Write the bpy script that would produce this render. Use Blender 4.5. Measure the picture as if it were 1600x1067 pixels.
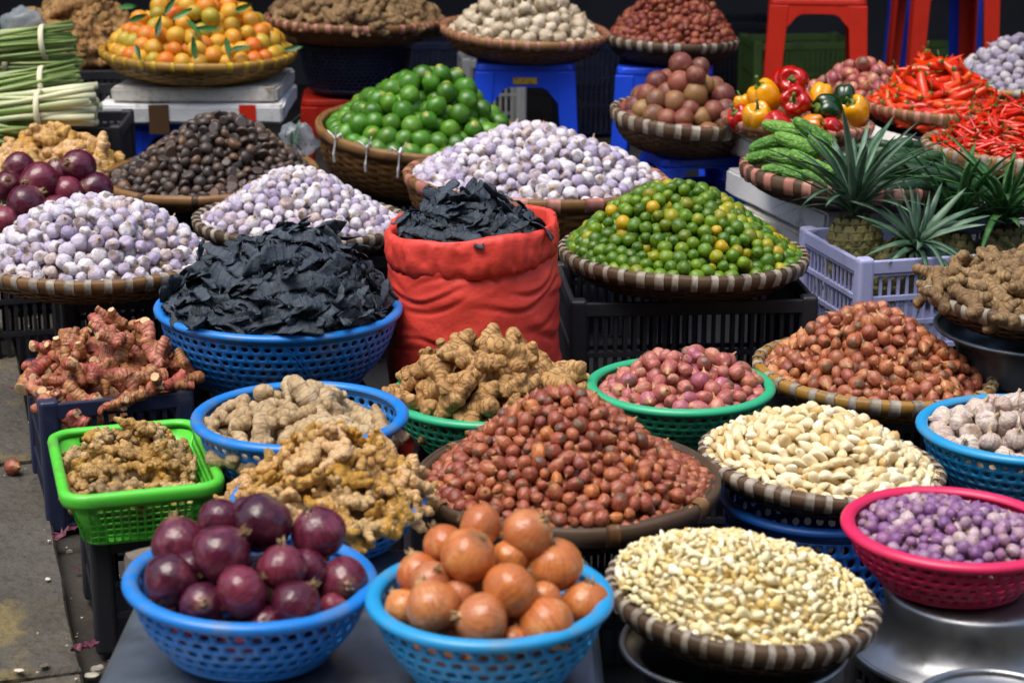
import bpy, bmesh, math, random
import numpy as np
from mathutils import Vector, Matrix, Euler, noise as mnoise

for o in list(bpy.data.objects):
    bpy.data.objects.remove(o)
scene = bpy.context.scene
col = scene.collection
PI = math.pi
R_ = math.radians

# ------------------------------------------------------------------ camera
FPX = 3000.0
CAM_Z = 1.32
PITCH = R_(16)
SP, CP = math.sin(PITCH), math.cos(PITCH)
cam_data = bpy.data.cameras.new('camera')
cam = bpy.data.objects.new('camera', cam_data)
col.objects.link(cam)
cam.location = (0, 0, CAM_Z)
cam.rotation_euler = (PI / 2 - PITCH, 0, 0)
cam_data.sensor_width = 36
cam_data.lens = 36 * FPX / 1600
cam_data.clip_end = 500
cam_data.clip_start = 0.05
cam_data.dof.use_dof = True
cam_data.dof.focus_distance = 3.6
cam_data.dof.aperture_fstop = 5.8
scene.camera = cam

# ------------------------------------------------------------------ light
SUN_EL, SUN_AZ = R_(70), R_(225)      # azimuth clockwise from +Y: from behind the camera, to its left
world = bpy.data.worlds.new('World')
scene.world = world
world.use_nodes = True
wn = world.node_tree.nodes
wl = world.node_tree.links
sky = wn.new('ShaderNodeTexSky')
sky.sky_type = 'NISHITA'
sky.sun_disc = False
sky.sun_elevation = SUN_EL
sky.sun_rotation = SUN_AZ
sky.dust_density = 4.0
sky.air_density = 1.0
wl.new(sky.outputs[0], wn['Background'].inputs[0])
wn['Background'].inputs[1].default_value = 0.15
sun_d = bpy.data.lights.new('sun', 'SUN')
sun_d.energy = 1.6
sun_d.angle = R_(40)
sun_d.color = (1.0, 0.96, 0.9)
sun = bpy.data.objects.new('sun', sun_d)
col.objects.link(sun)
_sd = Vector((math.sin(SUN_AZ) * math.cos(SUN_EL), math.cos(SUN_AZ) * math.cos(SUN_EL), math.sin(SUN_EL)))
sun.rotation_euler = _sd.to_track_quat('Z', 'Y').to_euler()
sun.location = _sd * 20
scene.view_settings.view_transform = 'Standard'
scene.view_settings.look = 'None'
scene.view_settings.exposure = 0.65
scene.view_settings.gamma = 1.0
scene.cycles.max_bounces = 6
scene.cycles.diffuse_bounces = 3
scene.cycles.glossy_bounces = 3
scene.cycles.transmission_bounces = 4
scene.cycles.transparent_max_bounces = 6
scene.cycles.use_adaptive_sampling = True
scene.cycles.use_denoising = True


def at(px, py, D):
    """pixel of the 1600 px wide photograph + depth in metres -> point of the place"""
    v = (533.5 - py) / FPX
    return Vector(((px - 800) / FPX * D, D * (CP + v * SP), CAM_Z + D * (-SP + v * CP)))


def at_z(px, py, z):
    v = (533.5 - py) / FPX
    return at(px, py, (CAM_Z - z) / (SP - v * CP))


# ------------------------------------------------------------------ materials
def lin(c):
    if isinstance(c, str):
        c = [int(c[i:i + 2], 16) / 255 for i in (0, 2, 4)]
        c = [x / 12.92 if x <= 0.04045 else ((x + 0.055) / 1.055) ** 2.4 for x in c]
    return (c[0], c[1], c[2], 1.0)


class NT:
    def __init__(s, name):
        s.m = bpy.data.materials.new(name)
        s.m.use_nodes = True
        s.n = s.m.node_tree.nodes
        s.l = s.m.node_tree.links
        s.b = s.n['Principled BSDF']

    def node(s, t, **kw):
        x = s.n.new('ShaderNode' + t)
        for k, v in kw.items():
            setattr(x, k, v)
        return x

    def put(s, sock, v):
        if hasattr(v, 'is_linked'):
            s.l.new(v, sock)
        else:
            sock.default_value = v

    def math(s, op, a, b=0.0, c=None, clamp=False):
        x = s.node('Math', operation=op, use_clamp=clamp)
        s.put(x.inputs[0], a)
        s.put(x.inputs[1], b)
        if c is not None:
            s.put(x.inputs[2], c)
        return x.outputs[0]

    def mix(s, f, a, b, blend='MIX'):
        x = s.node('Mix', data_type='RGBA', blend_type=blend)
        s.put(x.inputs['Factor'], f)
        s.put(x.inputs[6], a)
        s.put(x.inputs[7], b)
        return x.outputs[2]

    def smooth(s, v, a, b):
        x = s.node('MapRange', interpolation_type='SMOOTHSTEP')
        s.put(x.inputs[0], v)
        x.inputs[1].default_value = a
        x.inputs[2].default_value = b
        return x.outputs[0]

    def ramp(s, f, cols, pos=None):
        x = s.node('ValToRGB')
        e = x.color_ramp.elements
        n = len(cols)
        pos = pos or [i / max(1, n - 1) for i in range(n)]
        while len(e) < n:
            e.new(0.5)
        for i in range(n):
            e[i].position = pos[i]
            e[i].color = lin(cols[i])
        s.put(x.inputs[0], f)
        return x.outputs[0]


def mat(name, cols, rough=0.5, spec=0.5, noise=None, noise2=None, bump=None, stripes=None, tip=None, tip2=None,
        coat=0.0, coord='loc', metal=0.0, sss=0.0, rough_var=0.1, dirt=None, wave=None, trans=0.0, alpha=1.0, rings=None):
    t = NT(name)
    if coord == 'loc':
        a = t.node('Attribute', attribute_name='loc')
        vec = a.outputs['Vector']
    else:
        vec = t.node('TexCoord').outputs['Object']
    oi = t.node('ObjectInfo').outputs['Random']
    ra = t.node('Attribute', attribute_name='rnd').outputs['Fac']
    rnd = t.math('FRACT', t.math('ADD', oi, ra))
    w = t.math('MULTIPLY', rnd, 37.0)
    c = t.ramp(rnd, cols) if len(cols) > 1 else t.node('RGB').outputs[0]
    if len(cols) == 1:
        c.default_value = lin(cols[0])

    def ns(scale, detail=3.0, v=vec, rough_=0.55):
        x = t.node('TexNoise', noise_dimensions='4D')
        t.put(x.inputs['Vector'], v)
        t.put(x.inputs['W'], w)
        x.inputs['Scale'].default_value = scale
        x.inputs['Detail'].default_value = detail
        x.inputs['Roughness'].default_value = rough_
        return x.outputs['Fac']

    for nz in (noise, noise2):
        if nz:
            sc, lo, hi, cc, amt = nz
            f = t.math('MULTIPLY', t.smooth(ns(sc), lo, hi), amt)
            c = t.mix(f, c, lin(cc))
    sep = t.node('SeparateXYZ')
    t.put(sep.inputs[0], vec)
    X, Y, Z = sep.outputs
    if stripes:
        fr, lo, hi, cc, amt = stripes
        nv = t.node('VectorMath', operation='MULTIPLY')
        t.put(nv.inputs[0], vec)
        nv.inputs[1].default_value = (1, 1, 0)
        nn = t.node('VectorMath', operation='NORMALIZE')
        t.put(nn.inputs[0], nv.outputs[0])
        cb = t.node('CombineXYZ')
        s2 = t.node('SeparateXYZ')
        t.put(s2.inputs[0], nn.outputs[0])
        t.put(cb.inputs[0], s2.outputs[0])
        t.put(cb.inputs[1], s2.outputs[1])
        t.put(cb.inputs[2], t.math('MULTIPLY', Z, 0.12))
        f = t.math('MULTIPLY', t.smooth(ns(fr, 2.0, cb.outputs[0]), lo, hi), amt)
        c = t.mix(f, c, lin(cc))
    for tp in (tip, tip2):
        if tp:
            z0, z1, cc, amt = tp
            f = t.math('MULTIPLY', t.smooth(t.math('ADD', Z, t.math('MULTIPLY', t.math('SUBTRACT', ns(4.0), 0.5), 0.3)), z0, z1), amt)
            c = t.mix(f, c, lin(cc))
    rh = None
    if rings:
        wv = t.node('TexWave', bands_direction='X', wave_profile='SIN')
        t.put(wv.inputs['Vector'], vec)
        wv.inputs['Scale'].default_value = rings[0]
        wv.inputs['Distortion'].default_value = 3.0
        wv.inputs['Detail'].default_value = 2.0
        wv.inputs['Detail Scale'].default_value = 2.0
        rh = t.smooth(wv.outputs['Fac'], .0, .3)
        f = t.math('MULTIPLY', t.math('SUBTRACT', 1.0, rh), t.math('MULTIPLY', t.smooth(ns(2.5), .3, .6), rings[2]))
        c = t.mix(f, c, lin(rings[1]))
    if dirt:
        sc, lo, hi, cc, amt = dirt
        x = t.node('TexNoise')
        t.put(x.inputs['Vector'], t.node('NewGeometry').outputs['Position'])
        x.inputs['Scale'].default_value = sc
        x.inputs['Detail'].default_value = 6.0
        x.inputs['Roughness'].default_value = 0.65
        f = t.math('MULTIPLY', t.smooth(x.outputs['Fac'], lo, hi), amt)
        c = t.mix(f, c, lin(cc))
    t.put(t.b.inputs['Base Color'], c)
    rr = t.math('ADD', t.math('MULTIPLY', t.math('SUBTRACT', ns(3.0 if coord == 'loc' else 25.0), 0.5), rough_var * 2), rough, clamp=True)
    t.put(t.b.inputs['Roughness'], rr)
    t.b.inputs['Specular IOR Level'].default_value = spec
    t.b.inputs['Metallic'].default_value = metal
    t.b.inputs['Coat Weight'].default_value = coat
    t.b.inputs['Coat Roughness'].default_value = 0.15
    if trans:
        t.b.inputs['Transmission Weight'].default_value = trans
    if alpha < 1:
        t.b.inputs['Alpha'].default_value = alpha
    if sss:
        t.b.inputs['Subsurface Weight'].default_value = sss
        t.b.inputs['Subsurface Radius'].default_value = (0.3, 0.2, 0.1)
        t.b.inputs['Subsurface Scale'].default_value = 0.01
    h = None
    if bump:
        sc, st, dist = bump
        h = ns(sc, 4.0)
        bp = t.node('Bump')
        bp.inputs['Strength'].default_value = st
        bp.inputs['Distance'].default_value = dist * (.13 if coord == 'loc' else 1)
        t.put(bp.inputs['Height'], h)
        if rh is not None:
            b3 = t.node('Bump')
            b3.inputs['Strength'].default_value = .5
            b3.inputs['Distance'].default_value = .0012
            t.put(b3.inputs['Height'], rh)
            t.put(b3.inputs['Normal'], bp.outputs[0])
            bp = b3
        if wave:
            wv = t.node('TexWave', bands_direction=wave[0])
            t.put(wv.inputs['Vector'], vec)
            wv.inputs['Scale'].default_value = wave[1]
            wv.inputs['Distortion'].default_value = wave[3] if len(wave) > 3 else 1.0
            b2 = t.node('Bump')
            b2.inputs['Strength'].default_value = wave[2]
            b2.inputs['Distance'].default_value = dist * (.13 if coord == 'loc' else 1)
            t.put(b2.inputs['Height'], wv.outputs['Fac'])
            t.put(b2.inputs['Normal'], bp.outputs[0])
            bp = b2
        t.put(t.b.inputs['Normal'], bp.outputs[0])
    return t.m


MT = {}


def add(name, *a, **k):
    MT[name] = mat(name, *a, **k)


# produce
add('purple_garlic_skin', ['e0dce0', 'c2bacc', 'e6e4e2', '9c90b4', 'dcd6dc', 'e6e2e0', 'd2cad4', 'b4a8c4', 'cab8ae', 'e2dee2'], 0.5, 0.35, noise=(1.8, .48, .74, '8a7ca4', .5),
    noise2=(3.2, .58, .74, '957a62', .5), stripes=(7, .48, .66, '8a7a9c', .4), tip=(0.6, 1.0, 'a08868', .85), tip2=(-.7, -.95, '6b5842', .9), bump=(5, .5, .06))
add('grey_garlic_skin', ['b3aeb6', '958fa0', 'c0bab8', '857c92', 'aaa2ac'], 0.55, 0.35, noise=(2.2, .45, .75, '7d7396', .5),
    stripes=(5, .5, .75, '7c7090', .5), tip=(0.75, 1.15, 'a08a6c', .8), bump=(6, .25, .03))
add('white_garlic_skin', ['cfc3b4', 'bfae9f', 'd8cdbd', 'bda8a2'], 0.55, 0.35, noise=(2.2, .48, .72, '98757c', .6), noise2=(4, .58, .74, '8a7454', .5), stripes=(8, .48, .64, '8f6c74', .65),
    tip=(0.75, 1.1, 'b39a70', .8), tip2=(-.6, -.78, '775f42', .85), bump=(6, .5, .06))
add('cream_garlic_skin', ['cbbda4', 'b5a68c', 'd6cab3', 'a6957c'], 0.6, 0.35, noise=(3, .5, .8, '8b765c', .5), stripes=(6, .52, .72, '93806a', .5),
    tip=(0.85, 1.2, 'a58c62', .7), tip2=(-.62, -.8, '6e5638', .8), bump=(7, .3, .03))
add('kumquat_peel', ['264f0b', '3f6c0e', '2c590c', '658510', '46730f', '244c0d', 'a09616', '527b10', '33600d', '2c590c', 'c09a14'], 0.36, 0.5, noise=(1.6, .4, .7, '8f9c1a', .4), bump=(16, .22, .02))
add('lime_peel', ['376c16', '46801e', '2c5a12', '5a8c24', '3c7019'], 0.3, 0.5, noise=(1.4, .45, .75, '6f9c2c', .5), noise2=(9, .6, .75, '164f12', .25), tip=(.9, 1.1, '9a9a45', .8), bump=(18, .22, .02))
add('orange_peel', ['dc8a22', 'd06a18', 'd4a030', 'e0922a', 'a0982e', 'd45c16', 'c49a2a', 'dea43c', 'ca4e18', '98902c'], 0.42, 0.45, noise=(1.5, .45, .75, 'a9a336', .5), noise2=(3, .58, .75, 'cf5a10', .4), tip=(.88, 1.05, '7c7a34', .8), bump=(18, .25, .02))
add('passion_fruit_peel', ['6b3430', '7c4438', '5a2b30', '8a6a3e', '74383c', '8c4d3c'], 0.45, 0.4, noise=(1.8, .45, .72, '9a7340', .55), noise2=(12, .6, .7, 'a88d6a', .35), bump=(10, .2, .02))
add('red_shallot_skin', ['9e5138', '8e4632', 'b06642', '7c3a2c', 'bc7046', '964a36', 'a65c3e', '86443c', 'cc7c38'], 0.38, 0.5, noise=(2, .5, .8, 'b5744f', .45), stripes=(9, .45, .6, '5a2420', .55), tip=(.8, 1.15, 'a9744a', .85), tip2=(-.85, -1.05, '5a4632', .8), bump=(3.5, .4, .03))
add('copper_shallot_skin', ['a25a40', 'b26844', '944e3e', 'be784c', '864638', 'cc8a58', 'a66044', 'b88660'], 0.38, 0.5, noise=(2, .5, .8, 'c78c5c', .45), stripes=(9, .45, .6, '6a2e22', .55), tip=(.8, 1.15, 'b38455', .85), tip2=(-.85, -1.05, '5a4632', .8), bump=(3.5, .4, .03))
add('pink_shallot_skin', ['b0625a', 'bc7060', '9f5852', 'c88068', '9e5464', 'b46c78', 'b46c50', 'c49078'], 0.36, 0.5, noise=(2, .5, .8, 'd08a70', .45), stripes=(9, .45, .6, '7a3038', .55), tip=(.8, 1.15, 'b98b60', .85), tip2=(-.85, -1.05, '5a4632', .8), bump=(3.5, .4, .03))
add('dark_shallot_skin', ['7d3426', '6a2820', '8c4430', '93492c'], 0.4, 0.45, stripes=(5, .45, .7, '4a1c18', .5), noise=(2, .5, .8, 'b06a40', .4), tip=(.9, 1.3, '9c6a40', .85), bump=(5, .4, .05))
add('violet_shallot_skin', ['7c5080', '8c5f8a', '6a4474', 'a8889e', '744a78', '9c7896', 'c8b4b0', '8e5a84'], 0.35, 0.5, noise=(2, .5, .8, 'b39cb8', .5), stripes=(5, .48, .7, '573a74', .5), tip=(.85, 1.25, 'c4a57c', .9), tip2=(-.8, -1.0, '8d7a5a', .8), bump=(5, .3, .04))
add('red_onion_skin', ['54182e', '3c1226', '702438', '2e0e20', '7c3040', '48172c'], 0.18, 0.5, noise=(1.3, .46, .72, '8a4656', .5), noise2=(2.4, .55, .72, '2a0c1e', .6), stripes=(11, .44, .66, '23081a', .4), tip=(.8, 1.05, '86604e', .8), tip2=(-.78, -.95, '6f5a44', .9), bump=(2.2, .35, .06))
add('brown_onion_skin', ['c0703a', 'b46232', 'cc8444', 'ac6844', 'c47434', 'a45a38'], 0.25, 0.45, noise=(1.2, .46, .72, 'd39a62', .6), noise2=(2.2, .55, .72, '84442e', .55), stripes=(11, .44, .64, '86452a', .4), tip=(.8, 1.05, 'b0905e', .8), tip2=(-.78, -.95, '6f5a44', .9), bump=(2.2, .35, .05))
add('onion_root', ['a08a66', '8a7452'], 0.8, 0.2, bump=(10, .4, .05))
add('nut_shell', ['3a302c', '4a3c34', '2e2826', '594436', '423632', '36302e', '6d5038'], 0.42, 0.5, noise=(2, .5, .75, '6b5644', .5), tip=(.42, .52, '4a4442', .7), bump=(6, .3, .03))
add('peeled_clove', ['dfcb9a', 'e8dcb6', 'd4b880', 'ece6cc', 'caa868', 'e2d0a2', 'eadfbe'], 0.35, 0.5, noise=(1.5, .45, .8, 'c69f5a', .45), tip=(.5, .95, 'c49a5c', .5), bump=(4, .2, .03))
add('split_clove', ['e0d4a2', 'e9e2bc', 'd6bf7c', 'ece8d0', 'ceb064', 'e2d29c', 'e8dfb6'], 0.42, 0.45, noise=(1.6, .45, .8, 'c6a352', .45), bump=(4, .2, .03))
add('ginger_skin', ['a87e4c', 'b48c56', '9a7042', 'bc9862'], 0.6, 0.3, noise=(5.5, .5, .64, '5a3a20', .75), noise2=(1.1, .48, .72, 'cba46a', .7), rings=(1.9, '5a3a20', .6), bump=(6, .5, .06))
add('yellow_ginger_skin', ['c49a52', 'b0822a', 'd2ac78', 'd0a878', 'b98418', 'a88a48', 'd6b488'], 0.55, 0.35, noise=(4.0, .5, .7, '6e4a22', .65), noise2=(1.1, .46, .72, 'dcb886', .7), rings=(2.2, '7a5426', .6), bump=(6, .5, .06))
add('small_ginger_skin', ['b8925a', 'a88450', 'c29c5c', 'b88c3c', '8c7452', 'c8aa78'], 0.6, 0.3, noise=(5, .5, .64, '60462a', .7), noise2=(1.2, .5, .75, 'd2b884', .5), rings=(2.2, '5e4428', .7), bump=(6, .5, .06))
add('pale_ginger_skin', ['b8a07a', 'ab9068', 'c2ad88'], 0.6, 0.3, noise=(2.8, .48, .72, '6e5640', .65), noise2=(1.2, .5, .75, 'd2c0a0', .5), rings=(1.7, '705a40', .45), bump=(6, .5, .06))
add('earthy_ginger_skin', ['8e7350', '7d6344', '9c8058', '6f583e'], 0.68, 0.25, noise=(2.8, .45, .72, '4a3826', .7), noise2=(1.2, .5, .75, 'b09468', .5), rings=(2.2, '4a3826', .7), bump=(6, .5, .06))
add('galangal_skin', ['a84c40', 'b0624a', '98403a', 'a8704a', 'b25450', '9c6040', 'bc7460'], 0.42, 0.4, noise=(1.2, .45, .58, 'a87a48', .8), noise2=(5, .53, .66, '452418', .8), rings=(2.6, '5c2e20', .75), bump=(6, .5, .06))
add('galangal_cut', ['d3b98e', 'c2a274'], 0.6, 0.3, noise=(3, .5, .8, 'a07f4e', .5), bump=(8, .3, .03))
add('black_pod', ['2e363f', '3a434d', '232a31', '454e57', '323b45', '1d2228'], 0.62, 0.25, noise=(4, .46, .72, '525d68', .5), noise2=(3, .6, .76, '584c3e', .4), rings=(1.9, '1b2026', .45), bump=(9, .6, .05))
add('chilli_skin', ['c01c08', 'd02a08', 'b81608', 'd83a0c', 'c8240a', 'a81208'], 0.22, 0.55, noise=(3, .55, .8, 'd8520e', .35), bump=(4, .1, .02))
add('orange_chilli_skin', ['d02c0a', 'dc3c0a', 'c4220a', 'e05012', 'c82a0a', 'b81c0a'], 0.22, 0.55, noise=(3, .55, .8, 'e0641a', .35), bump=(4, .1, .02))
add('green_stem', ['4d6a24', '5c7428', '3e5a20'], 0.5, 0.4, bump=(6, .2, .03))
add('red_pepper', ['b0130c'], 0.16, 0.55, noise=(2, .5, .8, '8f0d0a', .4), coat=.3, bump=(3, .08, .02))
add('yellow_pepper', ['e09a08'], 0.17, 0.55, noise=(2, .5, .8, 'd58406', .4), coat=.3, bump=(3, .08, .02))
add('orange_pepper', ['d87a0a'], 0.17, 0.55, noise=(2, .5, .8, 'b8480a', .5), coat=.3, bump=(3, .08, .02))
add('green_pepper', ['14340f'], 0.17, 0.55, noise=(2, .5, .8, '0d260c', .4), coat=.3, bump=(3, .08, .02))
add('bitter_melon_skin', ['3f7420', '5a922e', '356618', '74a844', '4a8226'], 0.38, 0.45, noise=(7, .5, .66, '9cc868', .6), noise2=(2, .5, .7, '305c18', .5), bump=(10, .9, .08))
add('cucumber_skin', ['16361a', '1d4020', '122c16', '22451f'], 0.4, 0.45, noise=(6, .5, .75, '35602a', .35), bump=(14, .35, .02))
add('fruit_leaf', ['1f4a1a', '2a5c20', '35702a'], 0.4, 0.45, noise=(3, .5, .8, '4f8a3a', .4), bump=(6, .3, .02))
add('pineapple_leaf', ['3c5a44', '486a50', '304c3a', '627e68'], 0.42, 0.4, noise=(4, .45, .7, '7d977c', .55), bump=(8, .2, .02))
add('dark_pineapple_leaf', ['28522a', '346432', '1f4424', '4a783e'], 0.42, 0.4, noise=(4, .45, .7, '688c54', .5), bump=(8, .2, .02))
add('pineapple_eye', ['6d6a3c', '7a7244', '5f5c38', '868052'], 0.6, 0.35, noise=(3, .5, .8, '3e4a2a', .6), bump=(6, .4, .04))
add('pineapple_flesh', ['3c3420', '453c26'], 0.7, 0.3, bump=(8, .3, .02))
add('lemongrass_green', ['6f8c44', '829a50', '5f7c3a', '97a866'], 0.45, 0.4, coord='loc', noise=(2, .5, .8, '96b468', .35), tip=(.1, 1.0, 'c9cba0', .9), bump=(5, .2, .02))
add('lemongrass_white', ['74904a', '889e58', '9aaa6c', '64803e'], 0.45, 0.4, noise=(2, .5, .8, '9ab870', .35), tip=(-.6, .75, 'd2d2ac', .95), bump=(5, .2, .02))
add('leaf_green', ['3f7a2a', '4d8832'], 0.45, 0.4, bump=(6, .2, .02))
# containers, stall
add('blue_plastic', ['1878cc'], 0.36, 0.5, coord='obj', noise=(30, .5, .8, '1468b4', .4), dirt=(16, .5, .66, '64788a', .5), bump=(60, .08, .002))
add('light_blue_plastic', ['1f8fc8'], 0.38, 0.5, coord='obj', noise=(30, .5, .8, '1a7cb0', .4), dirt=(16, .5, .66, '66808c', .5), bump=(60, .08, .002))
add('deep_blue_plastic', ['12509e'], 0.42, 0.45, coord='obj', noise=(30, .5, .8, '0f4488', .4), dirt=(14, .56, .72, '4a5866', .35), bump=(60, .08, .002))
add('sea_green_plastic', ['2fa878'], 0.36, 0.5, coord='obj', noise=(30, .5, .8, '279066', .4), dirt=(14, .56, .72, '667a6c', .35), bump=(60, .08, .002))
add('lime_plastic', ['56cc3c'], 0.34, 0.5, coord='obj', noise=(30, .5, .8, '44b42c', .4), dirt=(16, .5, .68, '6a8a50', .5), bump=(60, .08, .002), trans=.05)
add('pink_plastic', ['cc2456'], 0.38, 0.5, coord='obj', noise=(30, .5, .8, 'b81e4a', .4), dirt=(14, .58, .75, '8a5a66', .3), bump=(60, .08, .002))
add('navy_plastic', ['222a44'], 0.45, 0.4, coord='obj', noise=(30, .5, .8, '1a2240', .4), dirt=(12, .5, .72, '5c5f66', .4), bump=(60, .08, .002))
add('black_plastic', ['26272d'], 0.5, 0.35, coord='obj', noise=(30, .5, .8, '22242a', .4), dirt=(12, .55, .75, '4a4844', .35), bump=(60, .08, .002))
add('lavender_plastic', ['a9aed6'], 0.42, 0.45, coord='obj', noise=(30, .5, .8, '9a9fc8', .4), dirt=(12, .5, .72, '7a7672', .5), bump=(60, .08, .002))
add('stool_blue', ['1c4ee0'], 0.4, 0.45, coord='obj', noise=(20, .5, .8, '1640c0', .4), dirt=(10, .55, .75, '3c4468', .35), bump=(60, .06, .002))
add('stool_red', ['d8301c'], 0.4, 0.45, coord='obj', noise=(20, .5, .8, 'c02616', .4), dirt=(10, .55, .75, '6a3a34', .35), bump=(60, .06, .002))
add('stool_sticker', ['c8a428'], 0.5, coord='obj', noise=(60, .5, .6, 'b03a24', .8))
add('bamboo', ['86623a', '7a5832', '926e42', '6d4c2a'], 0.5, 0.4, coord='obj', noise=(20, .45, .75, '4a3220', .6), dirt=(20, .5, .75, '3a2a1c', .4), bump=(80, .3, .002))
add('dark_bamboo', ['53402e', '493828', '5d4834'], 0.55, 0.35, coord='obj', noise=(20, .45, .75, '33271c', .6), dirt=(20, .5, .75, '2a2018', .4), bump=(80, .3, .002))
add('gold_bamboo', ['a27a36', '94702f', 'ae8640'], 0.5, 0.4, coord='obj', noise=(20, .45, .75, '6a4a22', .6), dirt=(20, .5, .75, '4a3520', .4), bump=(80, .3, .002))
add('wrap_white', ['a39a8c', '92887a', 'ada596', '7f7566'], 0.5, 0.4, coord='obj', noise=(60, .45, .75, '74695a', .6), dirt=(30, .45, .68, '5c4e3e', .65), bump=(150, .4, .002))
add('wrap_pink', ['b07868', 'a26a5c', 'bb8a78'], 0.5, 0.4, coord='obj', noise=(60, .45, .75, '80584c', .5), bump=(150, .3, .001))
add('wrap_yellow', ['c4a02c', 'b48e26', 'd0b040'], 0.5, 0.4, coord='obj', noise=(60, .45, .75, '8a6a24', .5), bump=(150, .3, .001))
add('tie_white', ['dcdcdc'], 0.4, 0.4, coord='obj')
add('red_sack', ['dc463a'], 0.5, 0.4, coord='obj', noise=(9, .45, .75, 'cc3a2e', .5), dirt=(10, .58, .8, '9a3428', .3), bump=(45, .45, .006), wave=('Z', 160, .07, .6))
add('foam', ['d4d6d6'], 0.7, 0.3, coord='obj', noise=(120, .5, .7, 'c0c2c2', .5), dirt=(9, .56, .7, '6d6254', .7), bump=(140, .35, .002))
add('old_foam', ['c4c2ba'], 0.75, 0.3, coord='obj', noise=(120, .5, .7, '9a968c', .5), dirt=(9, .5, .66, '5a4c3c', .8), bump=(140, .4, .002))
add('brown_tape', ['54402c'], 0.35, 0.5, coord='obj')
add('red_tape', ['cc2c14'], 0.4, 0.5, coord='obj')
add('aluminium', ['94979a'], 0.34, 0.5, coord='obj', metal=.9, noise=(12, .45, .75, '8c8e90', .6), dirt=(9, .5, .72, '55524e', .5), bump=(16, .25, .004), rough_var=.2)
add('dull_metal', ['7c858e'], 0.4, 0.5, coord='obj', metal=.75, noise=(12, .45, .75, '626a72', .6), dirt=(6, .5, .72, '403e3a', .6), bump=(10, .3, .006), rough_var=.2)
add('paving_stone', ['5c5850', '54504a', '645f57'], 0.85, 0.2, coord='obj', noise=(7, .42, .66, '4a463f', .7), noise2=(4, .55, .68, '8a7a4a', .6), dirt=(55, .45, .7, '3a3731', .65), bump=(60, .9, .012))
add('dirt_ground', ['403c37'], 0.9, 0.2, coord='obj', noise=(4, .4, .7, '2e2b28', .7), dirt=(30, .5, .75, '5a5044', .5), bump=(40, .7, .01))
add('unseen_facade', ['8a7f6c'], 0.9, 0.2, coord='obj', noise=(1.5, .4, .7, '6e6454', .6), bump=(10, .3, .01))
add('faded_green_plastic', ['5f7a3c'], 0.5, 0.4, coord='obj', dirt=(10, .5, .7, '4a4a3a', .5), bump=(60, .08, .002))
add('faded_white_plastic', ['a8a8a4'], 0.5, 0.4, coord='obj', dirt=(10, .5, .7, '5a5850', .6), bump=(60, .08, .002))
add('shade_sheet_black', ['1b1c1f'], 0.6, 0.3, coord='obj', noise=(6, .45, .7, '1c1d20', .6), bump=(12, .5, .02))  # near-black colour stands in for shade on the ground
add('hall_wall', ['524f52'], 0.9, 0.2, coord='obj', noise=(2, .4, .7, '302e32', .6), bump=(10, .3, .01))
add('awning_cloth', ['3a4048'], 0.8, 0.2, coord='obj', bump=(10, .3, .01))
add('clear_plastic', ['b9c8d0'], 0.25, 0.5, coord='obj', trans=.5, alpha=.55, bump=(14, .5, .01))
add('rubber_band', ['e2dab8'], 0.5, 0.4, coord='obj')
add('rough_stone', ['8a8072'], 0.9, 0.2, coord='obj', noise=(20, .4, .7, '5e564a', .6), bump=(30, .7, .01))
add('peel_scrap', ['5c2438'], 0.4, 0.4, coord='obj', bump=(30, .3, .005))
add('pale_scrap', ['c8c0b0'], 0.6, 0.3, coord='obj', bump=(30, .3, .005))


# ------------------------------------------------------------------ mesh helpers
def mk_mesh(name, V, F, mats, midx=None, loc=None, smooth=True, rnd=None):
    me = bpy.data.meshes.new(name)
    me.from_pydata([tuple(v) for v in V], [], [tuple(f) for f in F])
    for m in (mats if isinstance(mats, (list, tuple)) else [mats]):
        me.materials.append(MT[m])
    n = len(me.polygons)
    me.polygons.foreach_set('use_smooth', [smooth] * n)
    if midx is not None:
        me.polygons.foreach_set('material_index', [int(i) for i in midx])
    a = me.attributes.new('loc', 'FLOAT_VECTOR', 'POINT')
    L = np.asarray(loc if loc is not None else V, dtype=np.float32).reshape(-1)
    a.data.foreach_set('vector', L)
    if rnd is not None:
        b = me.attributes.new('rnd', 'FLOAT', 'POINT')
        b.data.foreach_set('value', np.asarray(rnd, dtype=np.float32))
    me.update()
    return me


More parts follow.
